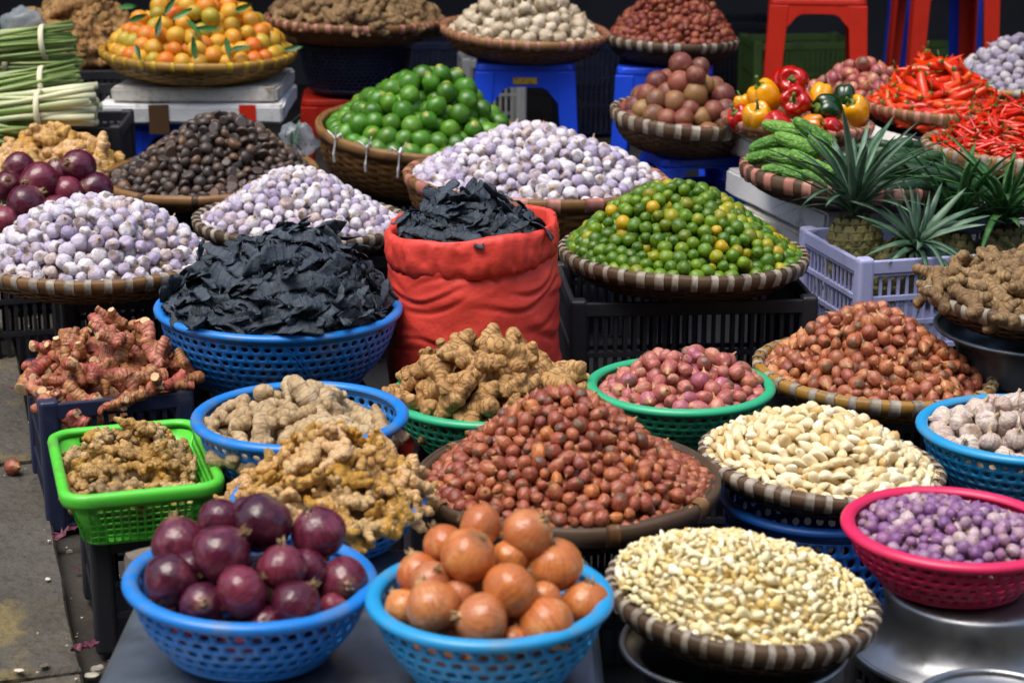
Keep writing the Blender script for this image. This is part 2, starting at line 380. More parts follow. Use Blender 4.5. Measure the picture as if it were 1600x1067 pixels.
class MB:
    """collects pieces of one mesh"""
    def __init__(s):
        s.V, s.F = [], []

    def add(s, V, F):
        o = len(s.V)
        s.V += [tuple(v) for v in V]
        s.F += [tuple(i + o for i in f) for f in F]
        return s

    def box(s, a, b):
        (x0, y0, z0), (x1, y1, z1) = a, b
        return s.add([(x0, y0, z0), (x1, y0, z0), (x1, y1, z0), (x0, y1, z0), (x0, y0, z1), (x1, y0, z1), (x1, y1, z1), (x0, y1, z1)],
                     [(3, 2, 1, 0), (4, 5, 6, 7), (0, 1, 5, 4), (1, 2, 6, 5), (2, 3, 7, 6), (3, 0, 4, 7)])

    def prism(s, bot, top):
        n = len(bot)
        F = [tuple(range(n))[::-1], tuple(range(n, 2 * n))] + [(i, (i + 1) % n, n + (i + 1) % n, n + i) for i in range(n)]
        return s.add(list(bot) + list(top), F)

    def tube(s, pts, rad, seg=8, cap=True):
        pts = [Vector(p) for p in pts]
        n = len(pts)
        V, F = [], []
        up = Vector((0.13, 0.21, 0.97))
        for i, p in enumerate(pts):
            d = (pts[min(i + 1, n - 1)] - pts[max(i - 1, 0)])
            d.normalize()
            a = d.cross(up)
            if a.length < 1e-3:
                a = d.cross(Vector((1, 0, 0)))
            a.normalize()
            b = d.cross(a)
            r = rad[i] if isinstance(rad, (list, tuple)) else rad
            for k in range(seg):
                t = 2 * PI * k / seg
                V.append(p + a * (math.cos(t) * r) + b * (math.sin(t) * r))
        for i in range(n - 1):
            for k in range(seg):
                F.append((i * seg + k, i * seg + (k + 1) % seg, (i + 1) * seg + (k + 1) % seg, (i + 1) * seg + k))
        if cap:
            F.append(tuple(range(seg))[::-1])
            F.append(tuple(range((n - 1) * seg, n * seg)))
        return s.add(V, F)

    def mesh(s, name, m, smooth=False, **k):
        return mk_mesh(name, s.V, s.F, m, smooth=smooth, **k)


def lathe(prof, seg, closed=True, fn=None):
    """prof: (r, z) from bottom to top; end points with r=0 become poles"""
    V, F, rows = [], [], []
    for r, z in prof:
        if r < 1e-6:
            rows.append([len(V)])
            V.append((0, 0, z))
        else:
            rows.append(list(range(len(V), len(V) + seg)))
            for k in range(seg):
                t = 2 * PI * k / seg
                V.append((r * math.cos(t), r * math.sin(t), z))
    for a, b in zip(rows, rows[1:]):
        for k in range(seg):
            k2 = (k + 1) % seg
            if len(a) == 1 and len(b) == 1:
                continue
            if len(a) == 1:
                F.append((a[0], b[k2], b[k]))
            elif len(b) == 1:
                F.append((a[k], a[k2], b[0]))
            else:
                F.append((a[k], a[k2], b[k2], b[k]))
    if fn:
        V = [fn(*v) for v in V]
    return V, F


def link(name, data, parent=None, matrix=None):
    o = bpy.data.objects.new(name, data)
    col.objects.link(o)
    if parent is not None:
        o.parent = parent
    if matrix is not None:
        o.matrix_local = matrix
    return o


def tag(o, label=None, cat=None, group=None, kind=None):
    if label:
        o['label'] = label
    if cat:
        o['category'] = cat
    if group:
        o['group'] = group
    if kind:
        o['kind'] = kind
    return o


def thing(name, label, cat, matrix, group=None):
    o = bpy.data.objects.new(name, None)
    o.empty_display_size = 0.02
    col.objects.link(o)
    o.matrix_world = matrix
    o.matrix_local = matrix
    return tag(o, label, cat, group)


def bevel(o, w=0.004, seg=2):
    m = o.modifiers.new('bevel', 'BEVEL')
    m.width = w
    m.segments = seg
    m.limit_method = 'ANGLE'
    return o


def TR(loc, pitch=0, roll=0, yaw=0):
    return Matrix.Translation(loc) @ Euler((R_(pitch), R_(roll), R_(yaw)), 'XYZ').to_matrix().to_4x4()


# ------------------------------------------------------------------ the setting
YAW = 17.0                                   # the kerb and the stall run at this angle
KD = Vector((-math.sin(R_(YAW)), math.cos(R_(YAW)), 0))      # along the kerb, away from the camera
KX = Vector((math.cos(R_(YAW)), math.sin(R_(YAW)), 0))
mb = MB()
mb.add([(-60, -40, -.012), (60, -40, -.012), (60, 60, -.012), (-60, 60, -.012)], [(0, 1, 2, 3)])
tag(link('ground', mb.mesh('ground', 'dirt_ground')), kind='structure')
pave = bpy.data.objects.new('pavement', None)
col.objects.link(pave)
tag(pave, kind='structure')
K0 = at_z(140, 1042, 0.03)
rng = random.Random(3)
for i in range(-3, 6):
    for j in range(5):
        if i in (-3, 5) and j > 2:
            continue
        base = K0 + KD * (i * 1.0 + 0.0) - KX * (j * 0.62 + 0.62)
        L, Wd, g = 1.0, 0.62, 0.012
        n = 8
        V, F = [], []
        # slab with worn, uneven outline
        pts = []
        for k in range(n):
            pts.append((Wd * k / n, 0))
        for k in range(n):
            pts.append((Wd, L * k / n))
        for k in range(n):
            pts.append((Wd - Wd * k / n, L))
        for k in range(n):
            pts.append((0, L - L * k / n))
        P = []
        for (a, b) in pts:
            a = min(max(a, g), Wd - g) + rng.uniform(-.003, .002)
            b = min(max(b, g), L - g) + rng.uniform(-.006, .006)
            P.append(base + KX * a + KD * b)
        zt = 0.03 + rng.uniform(-.004, .004)
        c = sum((p for p in P), Vector()) / len(P)
        inn = [c + (p - c) * 0.985 for p in P]
        m = MB()
        nn = len(P)
        m.V = [(p.x, p.y, -.01) for p in P] + [(p.x, p.y, zt - .008) for p in P] + [(p.x, p.y, zt) for p in inn]
        m.F = [(k, (k + 1) % nn, nn + (k + 1) % nn, nn + k) for k in range(nn)] + [(nn + k, nn + (k + 1) % nn, 2 * nn + (k + 1) % nn, 2 * nn + k) for k in range(nn)] + [tuple(range(2 * nn, 3 * nn))]
        link('paving_slab', m.mesh('paving_slab', 'paving_stone'), pave)
tp = MB()  # dark sheet added in place of the shade beneath the stall
nx_, ny_ = 30, 40
for j in range(ny_ + 1):
    for i in range(nx_ + 1):
        a, bb = .26 + 2.5 * i / nx_, -.75 + 4.6 * j / ny_
        q = K0 + KX * a + KD * bb
        tp.V.append((q.x, q.y, .004 + .006 * abs(mnoise.noise(Vector((a * 5, bb * 5, 0))))))
for j in range(ny_):
    for i in range(nx_):
        k = j * (nx_ + 1) + i
        tp.F.append((k, k + 1, k + nx_ + 2, k + nx_ + 1))
tag(link('shade_sheet', tp.mesh('shade_sheet', 'shade_sheet_black', smooth=True)), 'black sheet added for the shade on the ground under the stall', 'shade_sheet')
m = MB().box((-14, -5.2, -.01), (14, -4.9, 7.5))  # unseen wall added behind the camera to cut low sky light on the fronts
tag(link('unseen_street_wall', m.mesh('unseen_street_wall', 'unseen_facade')), kind='structure')
# market hall behind the stall: back wall, side walls and an unseen awning set to shade the rear rows
m = MB().box((-6, 9.0, -.01), (6, 9.2, 3.4))
w = tag(link('hall_wall', m.mesh('hall_wall', 'hall_wall')), kind='structure')
m = MB().box((-6.2, 5.4, -.01), (-6.0, 9.2, 3.4))
tag(link('hall_wall', m.mesh('hall_wall', 'hall_wall')), kind='structure')
m = MB().box((6.0, 5.4, -.01), (6.2, 9.2, 3.4))
tag(link('hall_wall', m.mesh('hall_wall', 'hall_wall')), kind='structure')
m = MB()
m.prism([(-6.3, 6.2, 2.7), (6.3, 6.2, 2.7), (6.3, 9.3, 3.2), (-6.3, 9.3, 3.2)], [(-6.3, 6.2, 2.72), (6.3, 6.2, 2.72), (6.3, 9.3, 3.22), (-6.3, 9.3, 3.22)])
tag(link('awning', m.mesh('awning', 'awning_cloth')), 'unseen dark cloth awning set over the rear of the stall for shade', 'awning')


# ------------------------------------------------------------------ containers
def perf(fn, ncol, nrow, hole, sides=8, stagger=True, closed=True):
    """perforated sheet: fn(u, t) -> point; u, t in 0..1"""
    V, F = [], []
    for r in range(nrow):
        sh = 0.5 if (stagger and r % 2) else 0.0
        for c in range(ncol):
            o = len(V)
            q = [(0, 0), (.5, 0), (1, 0), (1, .5), (1, 1), (.5, 1), (0, 1), (0, .5)]
            for (a, b) in q:
                V.append(fn((c + a + sh) / ncol, (r + b) / nrow))
            for (a, b) in q:
                a, b = a - .5, b - .5
                l = math.hypot(a, b)
                if sides == 4:
                    l = max(abs(a), abs(b)) * 1.0
                a, b = a / l * hole * .5, b / l * hole * .5
                V.append(fn((c + .5 + a + sh) / ncol, (r + .5 + b) / nrow))
            for k in range(8):
                k2 = (k + 1) % 8
                F.append((o + k, o + k2, o + 8 + k2, o + 8 + k))
    bm = bmesh.new()
    bv = [bm.verts.new(v) for v in V]
    for f in F:
        bm.faces.new([bv[i] for i in f])
    bmesh.ops.remove_doubles(bm, verts=bm.verts, dist=2e-5)
    return bm


def bm_mesh(bm, name, m, smooth=True):
    V = [v.co[:] for v in bm.verts]
    bm.verts.index_update()
    F = [[v.index for v in f.verts] for f in bm.faces]
    bm.free()
    return mk_mesh(name, V, F, m, smooth=smooth)


def solid(o, t, off=0):
    m = o.modifiers.new('solid', 'SOLIDIFY')
    m.thickness = t
    m.offset = off
    return o


def colander(name, label, center, R, depth, m, roll=0, pitch=0, taper=.62, rows=6, cols=None, lip=.012, hole=.64, ribs=0, group=None, curve=2.1, feet=True, rows_top=.09):
    """center = middle of the rim plane"""
    M = TR(center, pitch, roll)
    M = M @ Matrix.Translation((0, 0, -depth))
    root = thing(name, label, 'colander', M, group)

    def fn(u, t):
        s = rows_top + (1 - rows_top) * (1 - t) * .82
        r = R * (1 - (1 - taper) * s ** curve) - .004
        a = 2 * PI * u
        return (r * math.cos(a), r * math.sin(a), depth * (1 - s))
    cols = cols or int(2 * PI * R * .85 / .0185)
    wall = link('wall', bm_mesh(perf(fn, cols, rows, hole), 'wall', m), root)
    solid(wall, .0028)
    # plain band under the lip, rolled lip, solid bottom, foot ring
    pr = []
    for k in range(4):
        s = rows_top * k / 3
        pr.append((R * (1 - (1 - taper) * s ** curve) - .004, depth * (1 - s)))
    V, F = lathe(pr, 72)
    solid(link('band', mk_mesh('band', V, F, m), root), .0028)
    V, F = lathe([(R - .004 + lip * .75 * (.1 + math.cos(a)) + .002, depth + lip * .55 * math.sin(a)) for a in [R_(d) for d in range(-70, 191, 20)]], 80)
    solid(link('rim', mk_mesh('rim', V, F, m), root), .003)
    sb = rows_top + (1 - rows_top) * .82
    rb = R * (1 - (1 - taper) * sb ** curve) - .004
    V, F = lathe([(0, .008), (rb * .86, .008), (rb * .97, depth * (1 - sb) * .55), (rb, depth * (1 - sb))], 64)
    solid(link('bottom', mk_mesh('bottom', V, F, m), root), .003)
    if feet:
        for k in range(3):
            a = R_(20 + 120 * k + 90 + 100)
            f = MB()
            rf = rb * .8
            pts = []
            for j in range(5):
                aa = a + (j - 2) * .11
                pts.append((rf * math.cos(aa), rf * math.sin(aa)))
            pin = [(x * .82, y * .82) for x, y in pts][::-1]
            ring = pts + pin
            f.prism([(x, y, 0) for x, y in ring], [(x * 1.03, y * 1.03, .012) for x, y in ring])
            link('foot', f.mesh('foot', m), root)
    if ribs:
        f = MB()
        for k in range(ribs):
            u = k / ribs
            pts = [Vector(fn(u + .06 * (1 - j / 6), j / 6)) * 1.0 for j in range(7)]
            pts = [Vector((p.x * 1.006, p.y * 1.006, p.z)) for p in pts]
            one = MB().tube(pts, .0022, 4)
            link('rib', one.mesh('rib', m), root)
    return M @ Matrix.Translation((0, 0, depth))


def tray(name, label, center, R, depth, roll=0, pitch=0, m='bamboo', wrap='wrap_white', nwrap=40, band=.022, taper=.55, group=None, stakes=44, hoops=12, wrapw=.43, ties=()):
    M = TR(center, pitch, roll) @ Matrix.Translation((0, 0, -depth))
    root = thing(name, label, 'basket', M, group)
    rng = random.Random(int(R * 9999) + int(center[0] * 999))
    # woven body: hoops that pass in front of and behind the stakes
    mb = MB()

    def prof(t):
        return R * (1 - (1 - taper) * t ** 1.9), depth * (1 - math.sin(t * PI / 2) ** 1.2)
    n = stakes * 2
    for i in range(hoops):
        t0 = .12 + .86 * i / hoops
        t1 = .12 + .86 * (i + .86) / hoops
        (r0, z0), (r1, z1) = prof(t0), prof(t1)
        V, F = [], []
        ph = rng.uniform(0, .05)
        for k in range(n):
            a = 2 * PI * k / n + ph
            am = .0032 * (1 if (k % 2 == 0) else -.2) * (1 if ((k // 2 + i) % 2 == 0) else -1) + rng.uniform(-.0007, .0007)
            ca, sa = math.cos(a), math.sin(a)
            dz = rng.uniform(-.0008, .0008)
            for (r, z, th) in ((r0, z0, .0012), (r1, z1, .0012), (r1, z1, -.0012), (r0, z0, -.0012)):
                V.append(((r + am + th) * ca, (r + am + th) * sa, z + dz))
        for k in range(n):
            k2 = (k + 1) % n
            for c in range(4):
                c2 = (c + 1) % 4
                F.append((k * 4 + c, k * 4 + c2, k2 * 4 + c2, k2 * 4 + c))
        mb.add(V, F)
    for k in range(stakes):
        a = 2 * PI * (k + .5) / stakes
        pts = [(prof(t)[0] * math.cos(a), prof(t)[0] * math.sin(a), prof(t)[1]) for t in (.08, .3, .5, .7, .85, 1.0)]
        mb.tube(pts, .0028, 4)
    V, F = lathe([(0, .001), (R * taper + .003, .001), (R * (taper + .12), .002 + depth * .03)], 48)
    mb.add(V, F)
    V, F = lathe([(prof(t)[0] - .006, prof(t)[1]) for t in (.05, .3, .5, .7, .85, 1.0)], 48)
    mb.add(V, F)
    tag(link('woven_body', mb.mesh('woven_body', m, smooth=False), root), kind='stuff')
    # rim: outer and inner hoop
    h = band
    V, F = lathe([(R - .011, depth - h * .45), (R - .006, depth - h * .6), (R + .005, depth - h * .6), (R + .009, depth - h * .2), (R + .010, depth + h * .22), (R + .004, depth + h * .4), (R + .0005, depth + h * .36), (R - .001, depth + h * .22), (R - .0025, depth + h * .36), (R - .006, depth + h * .4), (R - .011, depth + h * .2), (R - .011, depth - h * .45)], 120,
                 fn=lambda x, y, z: (x * (1 + .004 * mnoise.noise(Vector((x * 25, y * 25, z * 90)))), y * (1 + .004 * mnoise.noise(Vector((x * 25, y * 25, z * 90)))), z + .002 * mnoise.noise(Vector((x * 12, y * 12, 4)))))
    rim_o = link('rim', mk_mesh('rim', V, F, m), root)
    if nwrap:
        # one binding strip, shared by all
        wd = 2 * PI / nwrap * wrapw
        V, F = [], []
        prf = [(R - .0122, depth - h * .48), (R - .0068, depth - h * .63), (R + .0058, depth - h * .64), (R + .0101, depth - h * .2), (R + .0112, depth + h * .23), (R + .0046, depth + h * .435), (R - .0066, depth + h * .435), (R - .0122, depth + h * .21)]
        ns = 4
        for j in range(ns):
            a = -wd / 2 + wd * j / (ns - 1)
            for (r, z) in prf:
                V.append((r * math.cos(a), r * math.sin(a), z))
        q = len(prf)
        for j in range(ns - 1):
            for k in range(q):
                F.append((j * q + k, (j + 1) * q + k, (j + 1) * q + (k + 1) % q, j * q + (k + 1) % q))
        F.append(tuple(range(q))[::-1])
        F.append(tuple(range((ns - 1) * q, ns * q)))
        me = mk_mesh('rim_wrap', V, F, wrap, smooth=True)
        for k in range(nwrap):
            if rng.random() < .04:
                continue
            o = link('rim_wrap', me, rim_o, Matrix.Rotation(2 * PI * (k + rng.uniform(-.12, .12)) / nwrap, 4, 'Z'))
            o.scale = (1, rng.uniform(.75, 1.2), 1)
    for a in ties:
        # knotted plastic string over the rim
        t = MB()
        ca, sa = math.cos(R_(a)), math.sin(R_(a))
        P = lambda r, z, s=0: (r * ca - s * sa, r * sa + s * ca, z)
        t.tube([P(R - .016, depth), P(R - .004, depth + h * .7), P(R + .012, depth + h * .5), P(R + .016, depth - h), P(R + .012, depth - h * 1.7)], .0034, 5)
        t.tube([P(R + .012, depth + h * .3), P(R + .02, depth + h * .8, .010), P(R + .024, depth + h * 1.5, .018)], .0024, 4)
        t.tube([P(R + .012, depth + h * .3), P(R + .02, depth + h * .7, -.010), P(R + .022, depth + h * .9, -.024)], .0024, 4)
        link('string_tie', t.mesh('string_tie', 'tie_white'), rim_o)
    return M @ Matrix.Translation((0, 0, depth))


def crate(name, label, M, w, d, h, m, slats=False, group=None, wallrows=3, detail=True):
    """M: middle of the crate's bottom"""
    root = thing(name, label, 'crate', M, group)
    t = .012
    rim = MB()
    for (a, b) in (((-w / 2, -d / 2, h - .03), (w / 2, -d / 2 + t, h)), ((-w / 2, d / 2 - t, h - .03), (w / 2, d / 2, h)),
                   ((-w / 2, -d / 2 + t, h - .03), (-w / 2 + t, d / 2 - t, h)), ((w / 2 - t, -d / 2 + t, h - .03), (w / 2, d / 2 - t, h))):
        one = MB().box(a, b)
        bevel(link('rim', one.mesh('rim', m), root), .003)
    for sx in (-1, 1):
        for sy in (-1, 1):
            p = MB()
            x, y = sx * (w / 2 - .016), sy * (d / 2 - .016)
            p.box((x - .018, y - .018, 0), (x + .018, y + .018, h + .006))
            bevel(link('corner_post', p.mesh('corner_post', m), root), .008, 3)
    p = MB().box((-w / 2 + .01, -d / 2 + .01, .004), (w / 2 - .01, d / 2 - .01, .012))
    link('floor_panel', p.mesh('floor_panel', m), root)
    for side in range(4):
        ln = (w if side % 2 == 0 else d) - .064
        off = (d if side % 2 == 0 else w) / 2 - .009
        ns = max(5, int(ln / .02))
        H0, H1 = .012, h - .03
        rot = Matrix.Rotation(side * PI / 2, 4, 'Z')
        bars = MB()
        slatme = MB().box((-.0035, -off - .0015, H0), (.0035, -off + .0015, H1)).mesh('slat', m)
        for k in range(ns + 1):
            x = -ln / 2 + ln * k / ns
            if slats:
                link('slat', slatme, root, rot @ Matrix.Translation((x, 0, 0)))
            else:
                bars.box((x - .004, -off - .004, H0), (x + .004, -off + .004, H1))
        if not slats:
            for q in range(1, wallrows):
                z = H0 + (H1 - H0) * q / wallrows
                bars.box((-ln / 2, -off - .006, z - .005), (ln / 2, -off + .006, z + .005))
            if side == 0 or not detail:
                pass
            o = link('wall_grille', bars.mesh('wall_grille', m), root, rot)
            tag(o, kind='stuff')
        else:
            for q in range(0, wallrows + 1):
                z = H0 + (H1 - H0) * q / wallrows
                o = MB().box((-ln / 2 - .012, -off - .006, z - .005), (ln / 2 + .012, -off + .006, z + .005))
                link('rail', o.mesh('rail', m), root, rot)
    return root


def stool(name, label, x, y, top, w, m, yaw=0, rungs=False, sticker=False, group=None, ap_h=.05, rung_z=.3):
    M = TR((x, y, 0), 0, 0, yaw)
    root = thing(name, label, 'stool', M, group)
    wb = w * 1.16
    seat = MB()
    a = w / 2
    pts = []
    for (cx, cy, s0) in ((a - .03, a - .03, 0), (-a + .03, a - .03, 90), (-a + .03, -a + .03, 180), (a - .03, -a + .03, 270)):
        for k in range(5):
            t = R_(s0 + 90 * k / 4)
            pts.append((cx + .03 * math.cos(t), cy + .03 * math.sin(t)))
    seat.prism([(p[0] * 1.02, p[1] * 1.02, top - .022) for p in pts], [(p[0], p[1], top) for p in pts])
    bevel(link('seat', seat.mesh('seat', m, smooth=False), root), .005)
    for k in range(4):
        rot = Matrix.Rotation(k * PI / 2, 4, 'Z')
        # apron with an arch between the legs
        ap = MB()
        V, F = [], []
        ns = 18
        ztop, aw = top - .022, w / 2 * .99
        for j in range(ns + 1):
            x = -1 + 2 * j / ns
            xx = min(1, abs(x) / .62)
            zl = ztop - ap_h - (.16 * (1 - math.sqrt(max(0, 1 - xx ** 4))) if xx < 1 else .16)
            zl = max(zl, ztop - ap_h - .12 * max(0, (abs(x) - .4) / .6) - .001)
            for (z, dy) in ((ztop, 0), (zl, 0), (zl, .012), (ztop, .012)):
                f = (top - z) / top
                V.append((x * (aw + (wb - w) / 2 * f), -(aw + (wb - w) / 2 * f) + dy, z))
        for j in range(ns):
            for c in range(4):
                F.append((j * 4 + c, j * 4 + (c + 1) % 4, (j + 1) * 4 + (c + 1) % 4, (j + 1) * 4 + c))
        ap.add(V, F)
        link('apron', ap.mesh('apron', m), root, rot)
        # leg: angle section at the corner, splayed
        lg = MB()
        def P(x, y, z):
            f = (top - z) / top
            g = (w / 2 + (wb - w) / 2 * f) - w / 2
            return (x - g, y - g, z)
        b = w / 2 + .002
        lw0, lw1, th = w * .20, w * .15, .012
        for (hw, z) in ((None, None),):
            bot = [P(-b, -b, 0), P(-b + lw1, -b, 0), P(-b + lw1, -b + th, 0), P(-b + th, -b + th, 0), P(-b + th, -b + lw1, 0), P(-b, -b + lw1, 0)]
            tp = [P(-b, -b, top - .024), P(-b + lw0, -b, top - .024), P(-b + lw0, -b + th, top - .024), P(-b + th, -b + th, top - .024), P(-b + th, -b + lw0, top - .024), P(-b, -b + lw0, top - .024)]
            lg.prism(bot, tp)
        bevel(link('leg', lg.mesh('leg', m), root, rot), .003)
        if rungs:
            z = top * rung_z
            f = (top - z) / top
            g = w / 2 + (wb - w) / 2 * f
            r = MB().box((-g + .03, -g + .004, z - .014), (g - .03, -g + .016, z + .014))
            link('rung', r.mesh('rung', m), root, rot)
    if sticker:
        f = .07 / top
        g = w / 2 * .99 + (wb - w) / 2 * f + .0025
        s = MB().box((-.038, -g - .001, top - .062), (.038, -g + .001, top - .042))
        link('sticker', s.mesh('sticker', 'stool_sticker'), root)
    return root


def basin(name, label, M, r_top, r_rim, h, m='aluminium', up=False, group=None, cat='basin'):
    """upturned metal basin: flat bottom on top (r_top), rolled rim below (r_rim); up=True: standing the right way up"""
    root = thing(name, label, cat, M, group)
    pr = [(r_rim + .006, .004), (r_rim + .009, .009), (r_rim + .004, .014), (r_rim - .012, .02), (r_rim - .03, h * .35)]
    pr += [(r_top + (r_rim - .03 - r_top) * .45, h * .66), (r_top + .012, h * .9), (r_top + .002, h * .975), (r_top - .012, h), (0, h)]
    if up:
        pr = [(r, h - z) for r, z in pr][::-1]
    sd = random.Random(int(r_rim * 1e4))
    ph = sd.uniform(0, 6)
    V, F = lathe(pr, 72, fn=lambda x, y, z: (x * (1 + .006 * math.sin(3 * math.atan2(y, x) + ph + z * 20)), y * (1 + .006 * math.cos(2 * math.atan2(y, x) + ph + z * 14)), z))
    o = link('shell', mk_mesh('shell', V, F, m), root)
    solid(o, .002, -1 if not up else -1)
    rr = h - .009 if up else .009
    V, F = lathe([(r_rim + .006 + .005 * math.cos(t), rr + .005 * math.sin(t)) for t in [2 * PI * k / 10 for k in range(11)]], 72)
    link('rolled_rim', mk_mesh('rolled_rim', V, F, m), root)
    return root


def slab(name, label, M, w, d, h, m, cat='foam lid', lip=0, group=None):
    root = thing(name, label, cat, M, group)
    b = MB().box((-w / 2, -d / 2, 0), (w / 2, d / 2, h))
    bm = bmesh.new()
    bm.from_mesh(b.mesh('slab', m))
    bmesh.ops.bevel(bm, geom=bm.edges[:], offset=.007, segments=2, affect='EDGES')
    bmesh.ops.subdivide_edges(bm, edges=[e for e in bm.edges if e.calc_length() > .1], cuts=9, use_grid_fill=True)
    rng = random.Random(int(w * 1000 + h * 7777))
    for v in bm.verts:
        q = v.co * 14 + Vector((w * 9, d * 7, 0))
        v.co += Vector((mnoise.noise(q), mnoise.noise(q + Vector((5, 0, 0))), mnoise.noise(q + Vector((0, 5, 0))) * .6)) * .006
    o = link('board', bm_mesh(bm, 'board', m, smooth=False), root)
    if lip:
        for (a, bb) in (((-w / 2 + .03, -d / 2 + .03, -lip), (w / 2 - .03, d / 2 - .03, -.0005)),):
            q = MB().box(a, bb)
            bevel(link('lip', q.mesh('lip', m), root), .006)
    return root


# ------------------------------------------------------------------ produce shapes (unit size, loc = own coordinates)
def rr(seed):
    return random.Random(seed)


def lump(V, seed, amp, sc=1.3):
    o = Vector((seed * 3.17, seed * 1.7, seed * .9))
    out = []
    for v in V:
        v = Vector(v)
        out.append(tuple(v * (1 + amp * mnoise.noise(v * sc + o))))
    return out


def g_ball(seed, lo, sx=1, sy=1, sz=1, nub=0.0, dim=0.0, amp=.04):
    """round fruit with a small nub (lime) or dimple (orange) at the top"""
    seg, n = (10, 6) if lo else (22, 14)
    pr = []
    for i in range(n + 1):
        t = PI * i / n
        r, z = math.sin(t), -math.cos(t)
        if z > .8 and nub:
            z += nub * (z - .8) / .2
            r *= 1 - .15 * (z - .8)
        if z > .9 and dim:
            z -= dim * (z - .9) / .1
        pr.append((0 if i in (0, n) else r, z))
    V, F = lathe(pr, seg)
    V = [(x * sx, y * sy, z * sz) for x, y, z in V]
    return lump(V, seed, amp), F


def g_bulb(seed, lo, elong=1.0, neck=.35, neckw=.12, lobes=0, lobe=.0, amp=.06, flat=0.0, root=.06, tuft=0, shoulder=1.0):
    """onion family: root disc below, papery neck above"""
    seg, n = (10, 7) if lo else (24, 16)
    r_ = rr(seed)
    pr = [(0, -elong * (1 - root) - .01)]
    for i in range(1, n):
        t = PI * (.03 + .93 * i / n)
        r = math.sin(t)
        z = -math.cos(t) * elong
        if z < -elong * .9:
            z = -elong * .9 - (abs(z) - elong * .9) * .3
        # shoulders draw into the neck
        if z > 0:
            f = z / elong
            r = r * (1 - .18 * shoulder * f ** 2) + neckw * f ** 4 * .6
        pr.append((r, z))
    zt = pr[-1][1]
    nk = neck * r_.uniform(.6, 1.2)
    if neck:
        pr += [(neckw * 1.5, zt + nk * .25), (neckw * r_.uniform(.7, 1.1), zt + nk * .6), (neckw * .8, zt + nk * .95), (0, zt + nk)]
    else:
        pr.append((0, elong))
    ph = r_.uniform(0, 6)
    bx, by = r_.uniform(-.25, .25), r_.uniform(-.25, .25)
    sq = 1 - flat * r_.random()

    def fn(x, y, z):
        a = math.atan2(y, x)
        rho = math.hypot(x, y)
        k = 1.0
        if lobes:
            w = max(0, 1 - (abs(z) / (elong * 1.02)) ** 4) if z < elong else 0
            k = 1 - lobe * w * (1 - abs(math.cos(a * lobes / 2 + ph)) ** .7)
        f = max(0, z - elong * .8)
        # ragged neck
        return ((x * k * sq) + bx * f, y * k + by * f, z + (.06 * math.sin(5 * a + ph) if z > zt + nk * .5 else 0))
    V, F = lathe(pr, seg, fn=fn)
    return lump(V, seed, amp), F


def g_shallot(seed, lo):
    r_ = rr(seed * 7 + 1)
    V, F = g_bulb(seed, lo, elong=r_.uniform(1.0, 1.35), neck=r_.uniform(.3, .65), neckw=.13, amp=.09, flat=.25)
    b = r_.uniform(-.12, .12)
    return [(x + b * z * z, y, z) for x, y, z in V], F


def g_nut(seed, lo):
    V, F = g_ball(seed, lo, amp=.08)
    r_ = rr(seed)
    c = r_.uniform(.35, .6)
    h = r_.uniform(.75, .95)
    return [(x * 1.08, y, (min(z, c) + (.04 if z > c else 0)) * h) for x, y, z in V], F


def g_clove(seed, lo):
    """peeled clove: fat crescent, pointed, one flat side; long axis X"""
    r_ = rr(seed)
    seg, n = (8, 6) if lo else (14, 12)
    w = r_.uniform(.52, .74)
    k = r_.uniform(.0, .16)
    fl = r_.uniform(.15, .75)
    pr = []
    for i in range(n + 1):
        t = PI * i / n
        z = -math.cos(t)
        r = math.sin(t) ** .85 * w * (1 - .4 * z) * (.8 if z > .6 else 1)
        pr.append((0 if i in (0, n) else r, z))

    def fn(x, y, z):
        if y < -.0:
            y *= 1 - fl
        return (z, y + k * (1 - z * z) - k * .6, x)
    V, F = lathe(pr, seg, fn=fn)
    V = lump(V, seed, .08)
    return V, F


def g_split(seed, lo):
    """thin split clove / sliver / crumb"""
    r_ = rr(seed)
    if seed % 3 == 0:
        V, F = g_clove(seed, True if lo else False)
        return [(x * .75, y * .9, z * .8) for x, y, z in V], F
    if seed % 3 == 1:
        # curved sliver
        V, F = g_clove(seed + 11, lo)
        k = r_.uniform(.15, .45)
        return [(x * .95, y * .6 + k * (1 - x * x) - k * .5, z * .55) for x, y, z in V], F
    V, F = g_ball(seed, True, 0.62, .5, .42, amp=.3)
    return V, F


